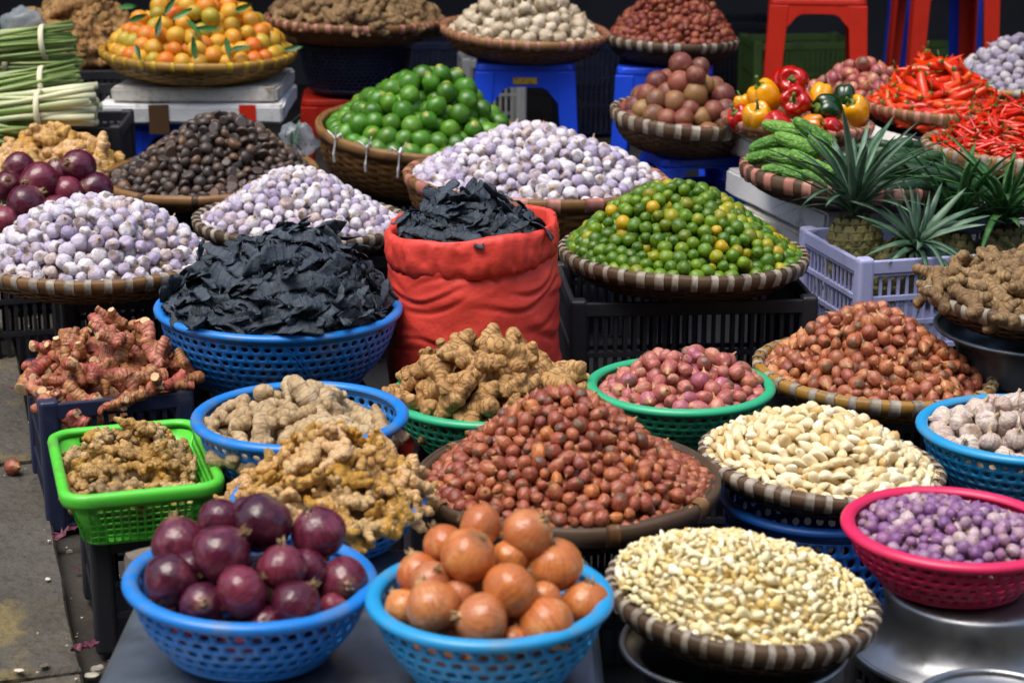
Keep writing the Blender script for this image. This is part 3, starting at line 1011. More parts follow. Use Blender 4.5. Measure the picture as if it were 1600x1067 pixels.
def spheres_mesh(balls, voxel, seed, amp, sm=3, cut=False):
    """union of overlapping balls -> one continuous knobby skin"""
    bm = bmesh.new()
    for (p, r, s_, d_, e_) in balls:
        bmesh.ops.create_icosphere(bm, subdivisions=2, radius=r, matrix=Matrix.Translation(p))
    me = bpy.data.meshes.new('tmp')
    bm.to_mesh(me)
    bm.free()
    o = bpy.data.objects.new('tmp', me)
    col.objects.link(o)
    r = o.modifiers.new('r', 'REMESH')
    r.mode = 'VOXEL'
    r.voxel_size = voxel
    s = o.modifiers.new('s', 'SMOOTH')
    s.iterations = sm
    s.factor = .5
    dg = bpy.context.evaluated_depsgraph_get()
    ev = o.evaluated_get(dg)
    m2 = ev.to_mesh()
    V = [v.co[:] for v in m2.vertices]
    F = [list(p.vertices) for p in m2.polygons]
    ev.to_mesh_clear()
    bpy.data.objects.remove(o)
    bpy.data.meshes.remove(me)
    A = np.array(V)
    C = np.array([b[0][:] for b in balls])
    Rd = np.array([b[1] for b in balls])
    S = np.array([b[2] for b in balls])
    Dr = np.array([b[3][:] for b in balls])
    E = np.array([b[4] for b in balls])
    near = (np.linalg.norm(A[:, None] - C[None], axis=2) - Rd[None]).argmin(1)
    along = ((A - C[near]) * Dr[near]).sum(1)
    L = np.stack([S[near] + along, A[:, 1], A[:, 2]], 1)
    tip = E[near] & (along > .15 * Rd[near])
    if cut:
        ex = np.where(tip, along - .15 * Rd[near], 0)
        A = A - Dr[near] * ex[:, None] * .85
        V = [tuple(v) for v in A]
    off = Vector((seed * 2.1, seed * .7, 0))
    V = [tuple(Vector(v) * (1 + amp * mnoise.noise(Vector(v) * 3.1 + off)) + Vector((mnoise.noise(Vector(v) * 7 + off), mnoise.noise(Vector(v) * 7 + off + Vector((9, 0, 0))), mnoise.noise(Vector(v) * 7 + off + Vector((0, 9, 0))))) * amp * .45) for v in V]
    mi = [1 if (cut and all(tip[i] for i in f)) else 0 for f in F]
    return V, F, mi, L


def g_ginger(seed, lo, fingers=6, fr=.2, seglen=(2, 4), spread=1.0, nm=6, step=1.0, nub=.6, ring=1.0, cut=False):
    """hand of ginger lying in XY: a jointed main rhizome with stubby fingers, unit half-length"""
    r_ = rr(seed)
    balls = []
    p = Vector((-.75, 0, 0))
    a = r_.uniform(-.3, .3)
    arc = 0.0
    main = []
    for i in range(nm):
        rad = fr * r_.uniform(.85, 1.2) * (1 if i % 2 else ring)
        balls.append((p.copy(), rad, arc, Vector((math.cos(a), math.sin(a), 0)), i == nm - 1))
        main.append((p.copy(), a))
        a += r_.uniform(-.45, .45)
        a *= .85
        st = rad * r_.uniform(1.0, 1.3) * step
        arc += st
        p = p + Vector((math.cos(a), math.sin(a), r_.uniform(-.25, .25))) * st
    for k in range(fingers):
        q, aa = main[r_.randrange(len(main))]
        sgn = r_.choice((-1, 1))
        b = aa + sgn * r_.uniform(.7, 1.7) * spread
        el = r_.uniform(-.5, .7)
        q = q.copy()
        n = r_.randint(*seglen)
        fa = k * 3.3
        for j in range(n):
            rad = fr * r_.uniform(.75, 1.05) * (1 - .05 * j) * (1 if j % 2 else ring)
            dv = Vector((math.cos(b) * math.cos(el), math.sin(b) * math.cos(el), math.sin(el)))
            st = rad * r_.uniform(1.0, 1.3) * step
            fa += st
            q = q + dv * st
            b += r_.uniform(-.3, .3)
            balls.append((q.copy(), rad, fa, dv, j == n - 1))
        if r_.random() < nub:
            balls.append((q + Vector((math.cos(b), math.sin(b), .3)) * fr * .75, fr * .55, fa + .1, Vector((math.cos(b), math.sin(b), 0)), False))
    return spheres_mesh(balls, .13 if lo else .055, seed, .05, 1 if lo else 2, cut)


def g_galangal(seed, lo):
    return g_ginger(seed + 40, lo, fingers=4, fr=.19, seglen=(3, 6), spread=.8, step=.62, nm=10, nub=0, ring=.9, cut=True)


def g_pod(seed, lo):
    """flat dried pod along X, unit half-length, rib across at each seed"""
    r_ = rr(seed)
    n = 10 if lo else 34
    w = r_.uniform(.15, .23)
    k = r_.uniform(-.5, .5)
    tw = r_.uniform(-1.5, 1.5)
    k2 = r_.uniform(-.35, .35)
    ph = r_.uniform(0, 6)
    V, F = [], []
    nr = 12
    for i in range(n + 1):
        s = -1 + 2 * i / n
        wd = w * (1 - abs(s) ** 9) ** .6 * (1 + .12 * math.sin(7 * s + ph)) + .008
        a = tw * s * .7
        bump = .009 * abs(math.sin(s * nr * PI / 2 + ph))
        cz = k2 * (s * s - .4) + .05 * math.sin(5 * s + ph)
        cy = k * (s * s - .4) * .6
        cr = r_.uniform(-.25, .25)
        el, er = 1 + .35 * mnoise.noise(Vector((s * 4, seed, 0))), 1 + .35 * mnoise.noise(Vector((s * 4, seed, 5)))
        cup = .35 * mnoise.noise(Vector((s * 1.5, seed, 9)))
        for (v, th) in ((-1, 0), (-.5, bump + .01), (0, bump * 1.3 + .012), (.5, bump + .01), (1, 0), (.5, -bump * .8 - .008), (0, -bump - .01), (-.5, -bump * .8 - .008)):
            y, z = v * wd * (el if v < 0 else er), th + cup * wd * v * v * 2 + wd * .4 * mnoise.noise(Vector((s * 6, v * 2, seed)))
            V.append((s, cy + y * math.cos(a) - z * math.sin(a), cz + y * math.sin(a) + z * math.cos(a)))
    for i in range(n):
        for c in range(8):
            F.append((i * 8 + c, i * 8 + (c + 1) % 8, (i + 1) * 8 + (c + 1) % 8, (i + 1) * 8 + c))
    F.append(tuple(range(8))[::-1])
    F.append(tuple(range(n * 8, n * 8 + 8)))
    return V, F


def g_chilli(seed, lo, fat=.13):
    r_ = rr(seed)
    n, seg = (6, 5) if lo else (14, 8)
    k = r_.uniform(-.35, .35)
    k2 = r_.uniform(-.2, .2)
    m = MB()
    ff = lambda s: Vector((s, k * (s * s - .4) + .04 * math.sin(6 * s + seed), k2 * s * s))
    pts, rad = [], []
    for i in range(n + 1):
        s = -1 + 1.72 * i / n
        pts.append(ff(s))
        u = i / n
        rad.append(fat * (math.sin(min(1, u * 1.25) * PI / 2) ** .7) * (1 - .35 * max(0, u - .75) / .25) + .006)
    m.tube(pts, rad, seg)
    nf = len(m.F)
    m.tube([ff(.70), ff(.745), ff(.77)], [fat * .62, fat * .55, fat * .25], seg)
    m.tube([ff(.76), ff(.9) + Vector((0, .03, .02)), ff(1.06) + Vector((0, .07, .05))], [.03, .022, .026], 5)
    return m.V, m.F, [0] * nf + [1] * (len(m.F) - nf)


def g_melon(seed, lo):
    """bitter melon along X: pointed ends, warty ridges"""
    r_ = rr(seed)
    seg, n = (12, 8) if lo else (52, 44)
    pr = []
    for i in range(n + 1):
        t = PI * i / n
        pr.append((0 if i in (0, n) else math.sin(t) ** .75 * .25, -math.cos(t)))

    def fn(x, y, z):
        a = math.atan2(y, x)
        b = 1 + .07 * abs(math.sin(4 * a)) + .15 * max(0, math.sin(12 * a + 2 * math.sin(z * 9)) * math.sin(z * 26 + a * 3))
        return (z, x * b + .1 * (z * z), y * b)
    V, F = lathe(pr, seg, fn=fn)
    return lump(V, seed, .06), F


def g_cuke(seed, lo):
    seg, n = (8, 6) if lo else (16, 16)
    pr = []
    for i in range(n + 1):
        t = PI * i / n
        pr.append((0 if i in (0, n) else math.sin(t) ** .45 * .2, -math.cos(t)))
    k = rr(seed).uniform(-.12, .12)
    V, F = lathe(pr, seg, fn=lambda x, y, z: (z, x + k * z * z, y))
    return lump(V, seed, .05), F


def g_leaf(seed, lo=False, w=.32, curl=.25):
    r_ = rr(seed)
    n = 10
    V, F = [], []
    tw = r_.uniform(-.4, .4)
    for i in range(n + 1):
        s = i / n
        wd = w * math.sin(PI * min(1, s * .98 + .015)) ** .8 * (1 - .35 * s)
        z0 = curl * s * s
        for v in (-1, -.5, 0, .5, 1):
            V.append((s * 2 - 1, v * wd, z0 + abs(v) * wd * .35 + v * tw * s * .3))
    for i in range(n):
        for c in range(4):
            F.append((i * 5 + c, (i + 1) * 5 + c, (i + 1) * 5 + c + 1, i * 5 + c + 1))
    return V, F


_mc = {}


def variants(key, gen, mats, n, lo_n=3):
    """(display meshes, light meshes as arrays) of one kind of produce"""
    if key in _mc:
        return _mc[key]
    hi = []
    for s in range(n):
        g = gen(s + 1, False)
        hi.append(mk_mesh(key, g[0], g[1], mats, g[2] if len(g) > 2 else None, g[3] if len(g) > 3 else None))
    lo = []
    for s in range(min(n, lo_n)):
        g = gen(s + 1, True)
        lo.append((np.array(g[0], dtype=np.float64), [list(f) for f in g[1]], g[2] if len(g) > 2 else None, np.array(g[3] if len(g) > 3 else g[0])))
    _mc[key] = (hi, lo)
    return _mc[key]


# ------------------------------------------------------------------ heaps
PILES = []


class Heap:
    def __init__(s, M, Rx, H, pw=1.4, ax=0, ay=0, base=-.01, bumps=.006, seed=1, Ry=None, square=False):
        s.M, s.Rx, s.Ry, s.H, s.pw, s.ax, s.ay, s.base = M, Rx, Ry or Rx, H, pw, ax, ay, base
        r_ = rr(seed)
        s.deep = .7
        s.square = square
        s.w = [(r_.uniform(-1, 1) * 22, r_.uniform(-1, 1) * 22, r_.uniform(0, 6), bumps * r_.uniform(.4, 1)) for _ in range(5)]

    def rho(s, x, y):
        u, v = x / s.Rx, y / s.Ry
        if s.square:
            e = (np.abs(u) ** 4 + np.abs(v) ** 4) ** .25
        else:
            e = np.sqrt(u * u + v * v)
        return e

    def h(s, x, y):
        e = s.rho(x, y)
        k = np.clip(1 - e * e, 0, 1)
        u, v = x / s.Rx - s.ax * k, y / s.Ry - s.ay * k
        if s.square:
            e2 = (np.abs(u) ** 4 + np.abs(v) ** 4) ** .25
        else:
            e2 = np.sqrt(u * u + v * v)
        z = s.base + s.H * (1 - np.clip(e2, 0, 1) ** s.pw)
        for a, b, c, d in s.w:
            z = z + d * np.sin(a * x + b * y + c)
        return z

    def normal(s, x, y):
        d = .01
        n = Vector((-(s.h(x + d, y) - s.h(x - d, y)) / (2 * d), -(s.h(x, y + d) - s.h(x, y - d)) / (2 * d), 1))
        return n.normalized()

    def hit(s, px, py, lift=0.0):
        """where the sight line through a pixel meets the heap's surface (heap coordinates)"""
        Mi = s.M.inverted()
        c = s.M.translation
        D0 = (c.y * CP + (CAM_Z - c.z) * SP)
        for i in range(400):
            p = Mi @ at(px, py, D0 - .4 + i * .002)
            e = float(s.rho(p.x, p.y))
            if e < 1.15 and p.z <= float(s.h(np.float64(p.x), np.float64(p.y))) + lift:
                return p
        p = Mi @ at(px, py, D0)
        return p


def relax(hp, r, N, t, seed, iters=40, stretch=1.0):
    g = np.random.default_rng(seed)
    a = g.uniform(0, 2 * PI, N)
    q = np.sqrt(g.uniform(0, 1, N))
    if hp.square:
        x = g.uniform(-1, 1, N) * hp.Rx * .98
        y = g.uniform(-1, 1, N) * hp.Ry * .98
    else:
        x = np.cos(a) * q * hp.Rx
        y = np.sin(a) * q * hp.Ry
    z = hp.h(x, y) - g.uniform(0, t, N)
    P = np.stack([x, y, z], 1).astype(np.float32)
    dmin = 2 * r * .97
    for it in range(iters):
        d = P[:, None, :] - P[None, :, :]
        L = np.sqrt((d * d).sum(2)) + 1e-6
        m = np.clip(dmin - L, 0, None)
        np.fill_diagonal(m, 0)
        P += .42 * ((m / L)[:, :, None] * d).sum(1)
        e = hp.rho(P[:, 0], P[:, 1])
        k = np.where(e > 1, 1 / np.maximum(e, 1e-6), 1)
        P[:, 0] *= k
        P[:, 1] *= k
        hh = hp.h(P[:, 0], P[:, 1]).astype(np.float32)
        e = hp.rho(P[:, 0], P[:, 1])
        fl = hp.base - .2 * r - np.clip(1 - e, 0, 1) * hp.Rx * hp.deep
        P[:, 2] = np.maximum(np.clip(P[:, 2], hh - t, hh), np.minimum(fl, hh))
    return P


def rand_rot(r_):
    q = [r_.gauss(0, 1) for _ in range(4)]
    from mathutils import Quaternion
    return Quaternion(q).normalized().to_matrix()


def flat_rot(hp, x, y, r_, tilt, bias=None):
    n = hp.normal(np.float64(x), np.float64(y))
    a = r_.uniform(0, 2 * PI) if bias is None else R_(bias[0]) + r_.gauss(0, R_(bias[1]))
    if bias is None and float(hp.rho(np.float64(x), np.float64(y))) > .62:
        a = math.atan2(y, x) + PI / 2 + r_.gauss(0, .35)
    d = Vector((math.cos(a), math.sin(a), 0))
    d = (d - n * d.dot(n)).normalized()
    c = n.cross(d)
    R = Matrix((d, c, n)).transposed()
    return R @ Euler((r_.gauss(0, tilt), r_.gauss(0, tilt * .7), 0)).to_matrix()


def pile(name, label, cat, group, key, gen, mats, hp, r, size=None, cover=1.5, t=1.8, nvar=5, mode='ball', tilt=.35, vary=.12, seed=1, iters=40, bias=None, rest_label=None, upright=None, limit=300):
    """heap of one kind of produce: positions found by pushing the pieces apart inside the heap's outer shell"""
    size = size or r
    hi, lo = variants(key, gen, mats, nvar)
    gx = np.linspace(-1, 1, 41)
    X, Y = np.meshgrid(gx * hp.Rx, gx * hp.Ry)
    ins = hp.rho(X, Y) <= 1
    hh = hp.h(X, Y)
    gy_, gx_ = np.gradient(hh, gx[1] * hp.Ry - gx[0] * hp.Ry, gx[1] * hp.Rx - gx[0] * hp.Rx)
    area = (np.sqrt(1 + gx_ ** 2 + gy_ ** 2) * ins).sum() * (gx[1] - gx[0]) ** 2 * hp.Rx * hp.Ry
    N = int(area / (PI * r * r) * cover)
    N = min(N, 1600)
    P = relax(hp, r, N, t * r, seed, iters if N < 700 else int(iters * .65))
    r_ = rr(seed * 31 + 7)
    items = []
    for p in P:
        sc = size * (1 + r_.uniform(-vary, vary))
        if mode == 'ball':
            rot = rand_rot(r_)
            if upright is not None and r_.random() < upright:
                rot = Euler((r_.gauss(0, .6), r_.gauss(0, .6), r_.uniform(0, 6.28))).to_matrix()
        else:
            rot = flat_rot(hp, p[0], p[1], r_, tilt, bias)
        Mw = hp.M @ Matrix.Translation((float(p[0]), float(p[1]), float(p[2]))) @ rot.to_4x4() @ Matrix.Scale(sc, 4)
        items.append([Mw, r_.randrange(len(hi)), r * (1 if mode == 'ball' else 1.2), None])
    PILES.append(dict(name=name, label=label, cat=cat, group=group, key=key, mats=mats, hp=hp, items=items, t=t * r, rest=rest_label, limit=limit, fixed=False))
    return PILES[-1]


def finish_piles():
    """decide which pieces show largest (depth-buffer of discs), build those as things and the rest as one mass per heap"""
    W, Hh, k = 800, 534, .5
    zb = np.full((Hh, W), 1e9)
    ib = np.full((Hh, W), -1, dtype=np.int64)
    allit = []
    for pi, p in enumerate(PILES):
        for it in p['items']:
            q = it[0].translation
            D = q.y * CP + (CAM_Z - q.z) * SP
            up = q.y * SP - (CAM_Z - q.z) * CP
            px = (800 + FPX * q.x / D) * k
            py = (533.5 - FPX * up / D) * k
            rp = it[2] * FPX / D * k
            allit.append((pi, it))
            gi = len(allit) - 1
            x0, x1 = int(max(0, px - rp)), int(min(W - 1, px + rp))
            y0, y1 = int(max(0, py - rp)), int(min(Hh - 1, py + rp))
            if x1 < x0 or y1 < y0:
                continue
            yy, xx = np.mgrid[y0:y1 + 1, x0:x1 + 1]
            dd = 1 - ((xx - px) ** 2 + (yy - py) ** 2) / max(rp * rp, .3)
            zz = D - it[2] * np.sqrt(np.clip(dd, 0, 1))
            sub = zb[y0:y1 + 1, x0:x1 + 1]
            m = (dd > 0) & (zz < sub)
            sub[m] = zz[m]
            ib[y0:y1 + 1, x0:x1 + 1][m] = gi
    cnt = np.bincount(ib[ib >= 0].ravel(), minlength=len(allit))
    kinds = {}
    for gi, (pi, it) in enumerate(allit):
        kinds.setdefault(PILES[pi]['name'], []).append((cnt[gi], gi))
    chosen = set()
    for nm, lst in kinds.items():
        lst.sort(reverse=True)
        lim = max(PILES[allit[g][0]]['limit'] for _, g in lst)
        chosen |= {g for c, g in lst[:lim] if c >= 6}
    ordn = ['leftmost', 'second from left', 'third from left', 'fourth from left', 'fifth from left', 'sixth from left', 'seventh from left', 'eighth from left', 'ninth from left', 'tenth from left']
    zone = {}
    for pi, p in enumerate(PILES):
        ids = [g for g in chosen if allit[g][0] == pi]
        if not ids:
            continue
        XY = {}
        for g in ids:
            q = allit[g][1][0].translation
            D = q.y * CP + (CAM_Z - q.z) * SP
            XY[g] = (q.x / D, (q.y * SP - (CAM_Z - q.z) * CP) / D)
        ys = sorted(XY[g][1] for g in ids)
        nr = 3 if len(ids) > 12 else 2
        cut = [ys[int(len(ys) * (k + 1) / nr) - 1] for k in range(nr)]
        rows = {}
        for g in ids:
            rows.setdefault(min(k for k in range(nr) if XY[g][1] <= cut[k] + 1e-9), []).append(g)
        nm = ['lowest', 'middle', 'top'] if nr == 3 else ['lower', 'upper']
        for k, gs in rows.items():
            gs.sort(key=lambda g: XY[g][0])
            for j, g in enumerate(gs):
                if len(ids) <= 30 and j < 10:
                    zone[g] = ordn[j] + ' in the ' + nm[k] + ' layer'
                else:
                    third = ['left side', 'centre', 'right side'][min(2, j * 3 // len(gs))]
                    zone[g] = nm[k] + ' layer, ' + third
    rest = {}
    for gi, (pi, it) in enumerate(allit):
        p = PILES[pi]
        if gi in chosen:
            hi, lo = _mc[p['key']]
            o = bpy.data.objects.new(p['name'], hi[it[1]])
            col.objects.link(o)
            o.matrix_world = it[0]
            tag(o, p['label'] + ', ' + zone[gi], p['cat'], p['group'])
        else:
            rest.setdefault(pi, []).append(it)
    for pi, p in enumerate(PILES):
        hi, lo = _mc[p['key']]
        r_ = rr(pi + 5)
        Vs, Ls, Rs, Fs, Ms = [], [], [], [], []
        o = 0
        for it in rest.get(pi, []):
            V, F, mi, LL = lo[it[1] % len(lo)]
            A = np.array(it[0])
            Vs.append(V @ A[:3, :3].T + A[:3, 3])
            Ls.append(LL)
            Rs.append(np.full(len(V), r_.random()))
            Fs += [[i + o for i in f] for f in F]
            Ms += list(mi) if mi else [0] * len(F)
            o += len(V)
        # the body of the heap under its outer pieces
        hp = p['hp']
        n, sg = 9, 28
        core, cf = [], []
        for i in range(n + 1):
            e = i / n * .88
            for j in range(sg):
                a = 2 * PI * j / sg
                cx, cy = math.cos(a), math.sin(a)
                if hp.square:
                    m = 1 / max(abs(cx), abs(cy))
                    cx, cy = cx * min(m, 1.3), cy * min(m, 1.3)
                x, y = cx * e * hp.Rx, cy * e * hp.Ry
                z = min(float(hp.h(np.float64(x), np.float64(y))) - p['t'] * 1.25, hp.base - (1 - e) * hp.Rx * .3) if i == n else float(hp.h(np.float64(x), np.float64(y))) - p['t'] * 1.15
                core.append((hp.M @ Vector((x, y, z)))[:])
        for i in range(n):
            for j in range(sg):
                cf.append([o + i * sg + j, o + i * sg + (j + 1) % sg, o + (i + 1) * sg + (j + 1) % sg, o + (i + 1) * sg + j])
        Vs.append(np.array(core))
        Ls.append(np.array(core) * 30)
        Rs.append(np.full(len(core), .4))
        Fs += cf
        Ms += [0] * len(cf)
        me = mk_mesh(p['name'] + '_mass', np.concatenate(Vs).tolist(), Fs, p['mats'], Ms, np.concatenate(Ls), rnd=np.concatenate(Rs))
        ob = bpy.data.objects.new(p['name'] + '_mass', me)
        col.objects.link(ob)
        tag(ob, p['rest'], p['cat'], None, 'stuff')
    return len(chosen), len(allit)


# ------------------------------------------------------------------ the stall, front row first
def HT(cy, top, D, r, cosd=.955):
    return (cy - top) * D / FPX / cosd - r


def put(px, py, hw, D):
    return at(px, py, D), hw * D / FPX


def stand(label, x, y, top, w=.3, d=.26, yaw=YAW, name='plastic_crate', m='black_plastic', group=None, z0=0.0):
    return crate(name, label, TR((x, y, z0), 0, 0, yaw), w, d, top - z0, m, group=group)


# --- A: red onions, blue colander on the metal bench
cA, rA = put(392, 905, 187, 2.40)
MA = colander('plastic_colander', 'bright blue colander of large red onions at the front', cA, rA, .098, 'blue_plastic', roll=2.5, rows=5)
cB, rB = put(765, 932, 183, 2.35)
MB_ = colander('plastic_colander', 'light blue colander of brown onions at the front', cB, rB, .10, 'light_blue_plastic', rows=5)
# bench
b = MB()
bx0, bx1, by0, by1, bz = -.515, .115, 1.85, 2.60, .268
pts = []
for (cx, cy, s0) in ((bx1 - .06, by1 - .06, 0), (bx0 + .06, by1 - .06, 90), (bx0 + .06, by0 + .06, 180), (bx1 - .06, by0 + .06, 270)):
    for k in range(7):
        t = R_(s0 + 15 * k)
        pts.append((cx + .06 * math.cos(t), cy + .06 * math.sin(t)))
bench = thing('metal_bench', 'low grey metal bench with rounded edge under the onion colanders', 'bench', TR((-.2, 2.2, 0)))
top = MB()
top.prism([(x + .2, y - 2.2, bz - .05) for x, y in pts], [(x + .2, y - 2.2, bz - .002) for x, y in pts])
bevel(link('top', top.mesh('top', 'dull_metal'), bench), .02, 4)
ap = MB()
ap.prism([((x + .2) * .99, (y - 2.2) * .99, 0) for x, y in pts], [((x + .2) * .985, (y - 2.2) * .985, bz - .05) for x, y in pts])
link('side_panel', ap.mesh('side_panel', 'dull_metal'), bench)

# --- C: split cloves on a dark tray over a metal pot
cC, rC = put(1160, 930, 213, 2.55)
MC = tray('bamboo_tray', 'dark bamboo tray with white bands heaped with small split cloves', cC, rC - .008, .055, roll=5.5, pitch=1, m='dark_bamboo', nwrap=42, band=.026)
basin('metal_pot', 'plain grey metal pot holding up the tray of split cloves', TR((cC.x - .01, cC.y, 0)), .135, .142, cC.z - .062, up=True, cat='pot')
# --- pink colander on an upturned basin
cP, rP = put(1490, 825, 165, 2.70)
MPk = colander('plastic_colander', 'hot pink colander of small violet shallots', cP, rP, .085, 'pink_plastic', taper=.6, rows=5, roll=1)
basin('metal_basin', 'upturned dented aluminium basin under the pink colander', TR((cP.x + .035, cP.y + .0, .135)), .115, .165, cP.z - .085 - .135)
stand('black plastic crate hidden beneath the upturned aluminium basin', cP.x + .06, cP.y + .04, .134, .3, .26)
q = at(1560, 1092, 2.30)
basin('metal_bowl', 'shiny metal bowl at the bottom corner beside the aluminium basin', TR((q.x, q.y, q.z - .06)), .06, .088, .06, up=True, cat='bowl')
stand('black crate under the small shiny metal bowl', q.x, q.y, q.z - .061, .16, .16)

# --- J: yellow ginger
cJ, rJ = put(515, 778, 146, 2.78)
MJ = colander('plastic_colander', 'blue colander buried under a spilling heap of yellow ginger', cJ, rJ, .07, 'blue_plastic', rows=4)
# --- F: red shallots, big tray
cF, rF = put(886, 750, 238, 2.98)
MF = tray('bamboo_tray', 'wide plain bamboo tray of dark red shallots in the middle', cF, rF - .008, .06, m='dark_bamboo', wrap='bamboo', nwrap=10, band=.03, wrapw=.16)
stand('black crate under the wide tray of dark red shallots', cF.x + .02, cF.y + .05, cF.z - .062, .3, .24, 0)
# --- E: peeled cloves
cE, rE = put(1283, 722, 190, 3.12)
ME = tray('bamboo_tray', 'dark banded bamboo tray heaped with large peeled garlic cloves', cE, rE - .008, .05, roll=4.5, m='dark_bamboo', nwrap=38, band=.024)
colander('plastic_colander', 'deep blue colander standing under the tray of peeled cloves', Vector((cE.x + .0, cE.y - .01, cE.z - .058)), rE * .8, cE.z - .06, 'deep_blue_plastic', rows=7, taper=.8)
# --- R: white garlic
cR, rR = put(1600, 670, 158, 3.25)
MR = colander('plastic_colander', 'blue colander of whole white garlic bulbs at the right edge', cR, rR, .11, 'light_blue_plastic', rows=5, taper=.62)
stand('black crate under the colander of white garlic', cR.x, cR.y, cR.z - .111, .26, .24)
# --- I: pale ginger
cI, rI = put(469, 650, 161, 3.12)
MI = colander('plastic_colander', 'blue colander of large pale ginger behind the yellow ginger', cI, rI, .11, 'blue_plastic', rows=5)
stand('black crate under the colander of pale ginger', cI.x, cI.y, cI.z - .111, .28, .24)
# --- H, G: sea green colanders
cH, rH = put(765, 618, 152, 3.5)
MH = colander('plastic_colander', 'sea green colander overloaded with knobbly brown ginger', cH, rH, .10, 'sea_green_plastic', rows=5)
stand('black crate under the sea green colander of ginger', cH.x, cH.y, cH.z - .101, .28, .24, 0)
cG, rG = put(1063, 603, 140, 3.5)
MG = colander('plastic_colander', 'sea green colander of pinkish shallots', cG, rG, .09, 'sea_green_plastic', rows=5)
stand('black crate under the sea green colander of shallots', cG.x, cG.y, cG.z - .091, .26, .24, 0)
# --- P: copper shallots
cPs, rPs = put(1366, 580, 188, 3.75)
MP = tray('bamboo_tray', 'bamboo tray with white bands heaped with copper shallots', cPs, rPs - .008, .055, roll=2.5, m='gold_bamboo', nwrap=36, band=.026)
stand('black crate under the tray of copper shallots', cPs.x, cPs.y, cPs.z - .057, .32, .26)
# --- M: black pods, blue colander
cM, rM = put(436, 480, 186, 3.75)
MM = colander('plastic_colander', 'large blue colander of dried black pods', cM, rM, .155, 'blue_plastic', rows=7, ribs=9, hole=.6, roll=1.5)
stand('black crate under the large blue colander of pods', cM.x, cM.y, cM.z - .156, .32, .3)
# --- O: kumquats
cO, rO = put(1068, 395, 194, 4.15)
MO = tray('bamboo_tray', 'bamboo tray with white bands heaped with green kumquats', cO, rO - .008, .065, roll=1.5, m='dark_bamboo', nwrap=44, band=.03)
stand('long black crate under the tray of kumquats', cO.x, cO.y + .02, cO.z - .067, .52, .36, 4)
# --- Q: earthy ginger
cQ, rQ = put(1625, 462, 180, 3.75)
MQ = tray('bamboo_tray', 'bamboo tray with white bands of earthy ginger at the right edge', cQ, rQ - .008, .06, roll=2, m='dark_bamboo', nwrap=38, band=.026)
basin('metal_basin', 'grey metal basin under the tray of earthy ginger', TR((cQ.x + .02, cQ.y + .02, .2)), .15, .205, cQ.z - .062 - .2, up=True, m='dull_metal')
stand('black crate under the grey metal basin', cQ.x + .03, cQ.y + .03, .198, .3, .26)
# --- S, T, U: purple garlic
cS, rS = put(150, 402, 188, 4.1)
MS = tray('bamboo_tray', 'bamboo tray of purple garlic at the left edge', cS, rS - .008, .06, roll=1, nwrap=40, band=.026)
stand('dark crate under the left tray of purple garlic', cS.x + .06, cS.y + .06, cS.z - .062, .32, .3)
cT, rT = put(472, 345, 169, 4.6)
MTt = tray('bamboo_tray', 'bamboo tray of purple garlic behind the colander of pods', cT, rT - .008, .06, roll=2, nwrap=40, band=.026, m='dark_bamboo')
stand('black crate under the middle tray of purple garlic', cT.x, cT.y, cT.z - .062, .4, .32)
cU, rU = put(838, 278, 207, 4.85)
MU = tray('bamboo_basket', 'deep bamboo basket of purple garlic behind the red sack', cU, rU - .008, .13, roll=2, m='bamboo', nwrap=22, band=.03, wrap='wrap_pink', wrapw=.42, taper=.7, hoops=16)
stand('black crate under the deep basket of purple garlic', cU.x, cU.y, cU.z - .132, .5, .36, 4)
# --- V: limes
cV, rV = put(657, 205, 163, 5.45)
MV = tray('bamboo_basket', 'deep round bamboo basket of limes tied with white string', cV, rV - .008, .15, roll=5, pitch=5, m='bamboo', nwrap=0, band=.032, taper=.68, hoops=18, ties=(222, 244, 262))
stand('black crate under the basket of limes', cV.x, cV.y + .02, cV.z - .155, .44, .36, 4)
# --- HH: nuts
cN, rN = put(328, 272, 168, 5.0)
MHH = tray('bamboo_tray', 'plain brown bamboo tray of dark round nuts', cN, rN - .008, .055, roll=-1, pitch=3, m='bamboo', wrap='dark_bamboo', nwrap=12, wrapw=.12, band=.026)
stand('black crate under the tray of dark nuts', cN.x, cN.y, cN.z - .057, .44, .34)
# --- GG, FF: red onions and ginger at the left edge
cGG, rGG = put(62, 345, 118, 4.6)
MGG = tray('bamboo_tray', 'bamboo tray hidden under red onions at the left edge', cGG, rGG, .05, m='dark_bamboo', nwrap=30)
stand('black crate under the left red onions', cGG.x, cGG.y, cGG.z - .052, .3, .28)
cFF, rFF = put(82, 262, 100, 5.1)
MFF = tray('bamboo_tray', 'bamboo tray of pale brown ginger below the lemongrass', cFF, rFF, .05, nwrap=30)
stand('black crate under the ginger below the lemongrass', cFF.x, cFF.y, cFF.z - .052, .28, .26)
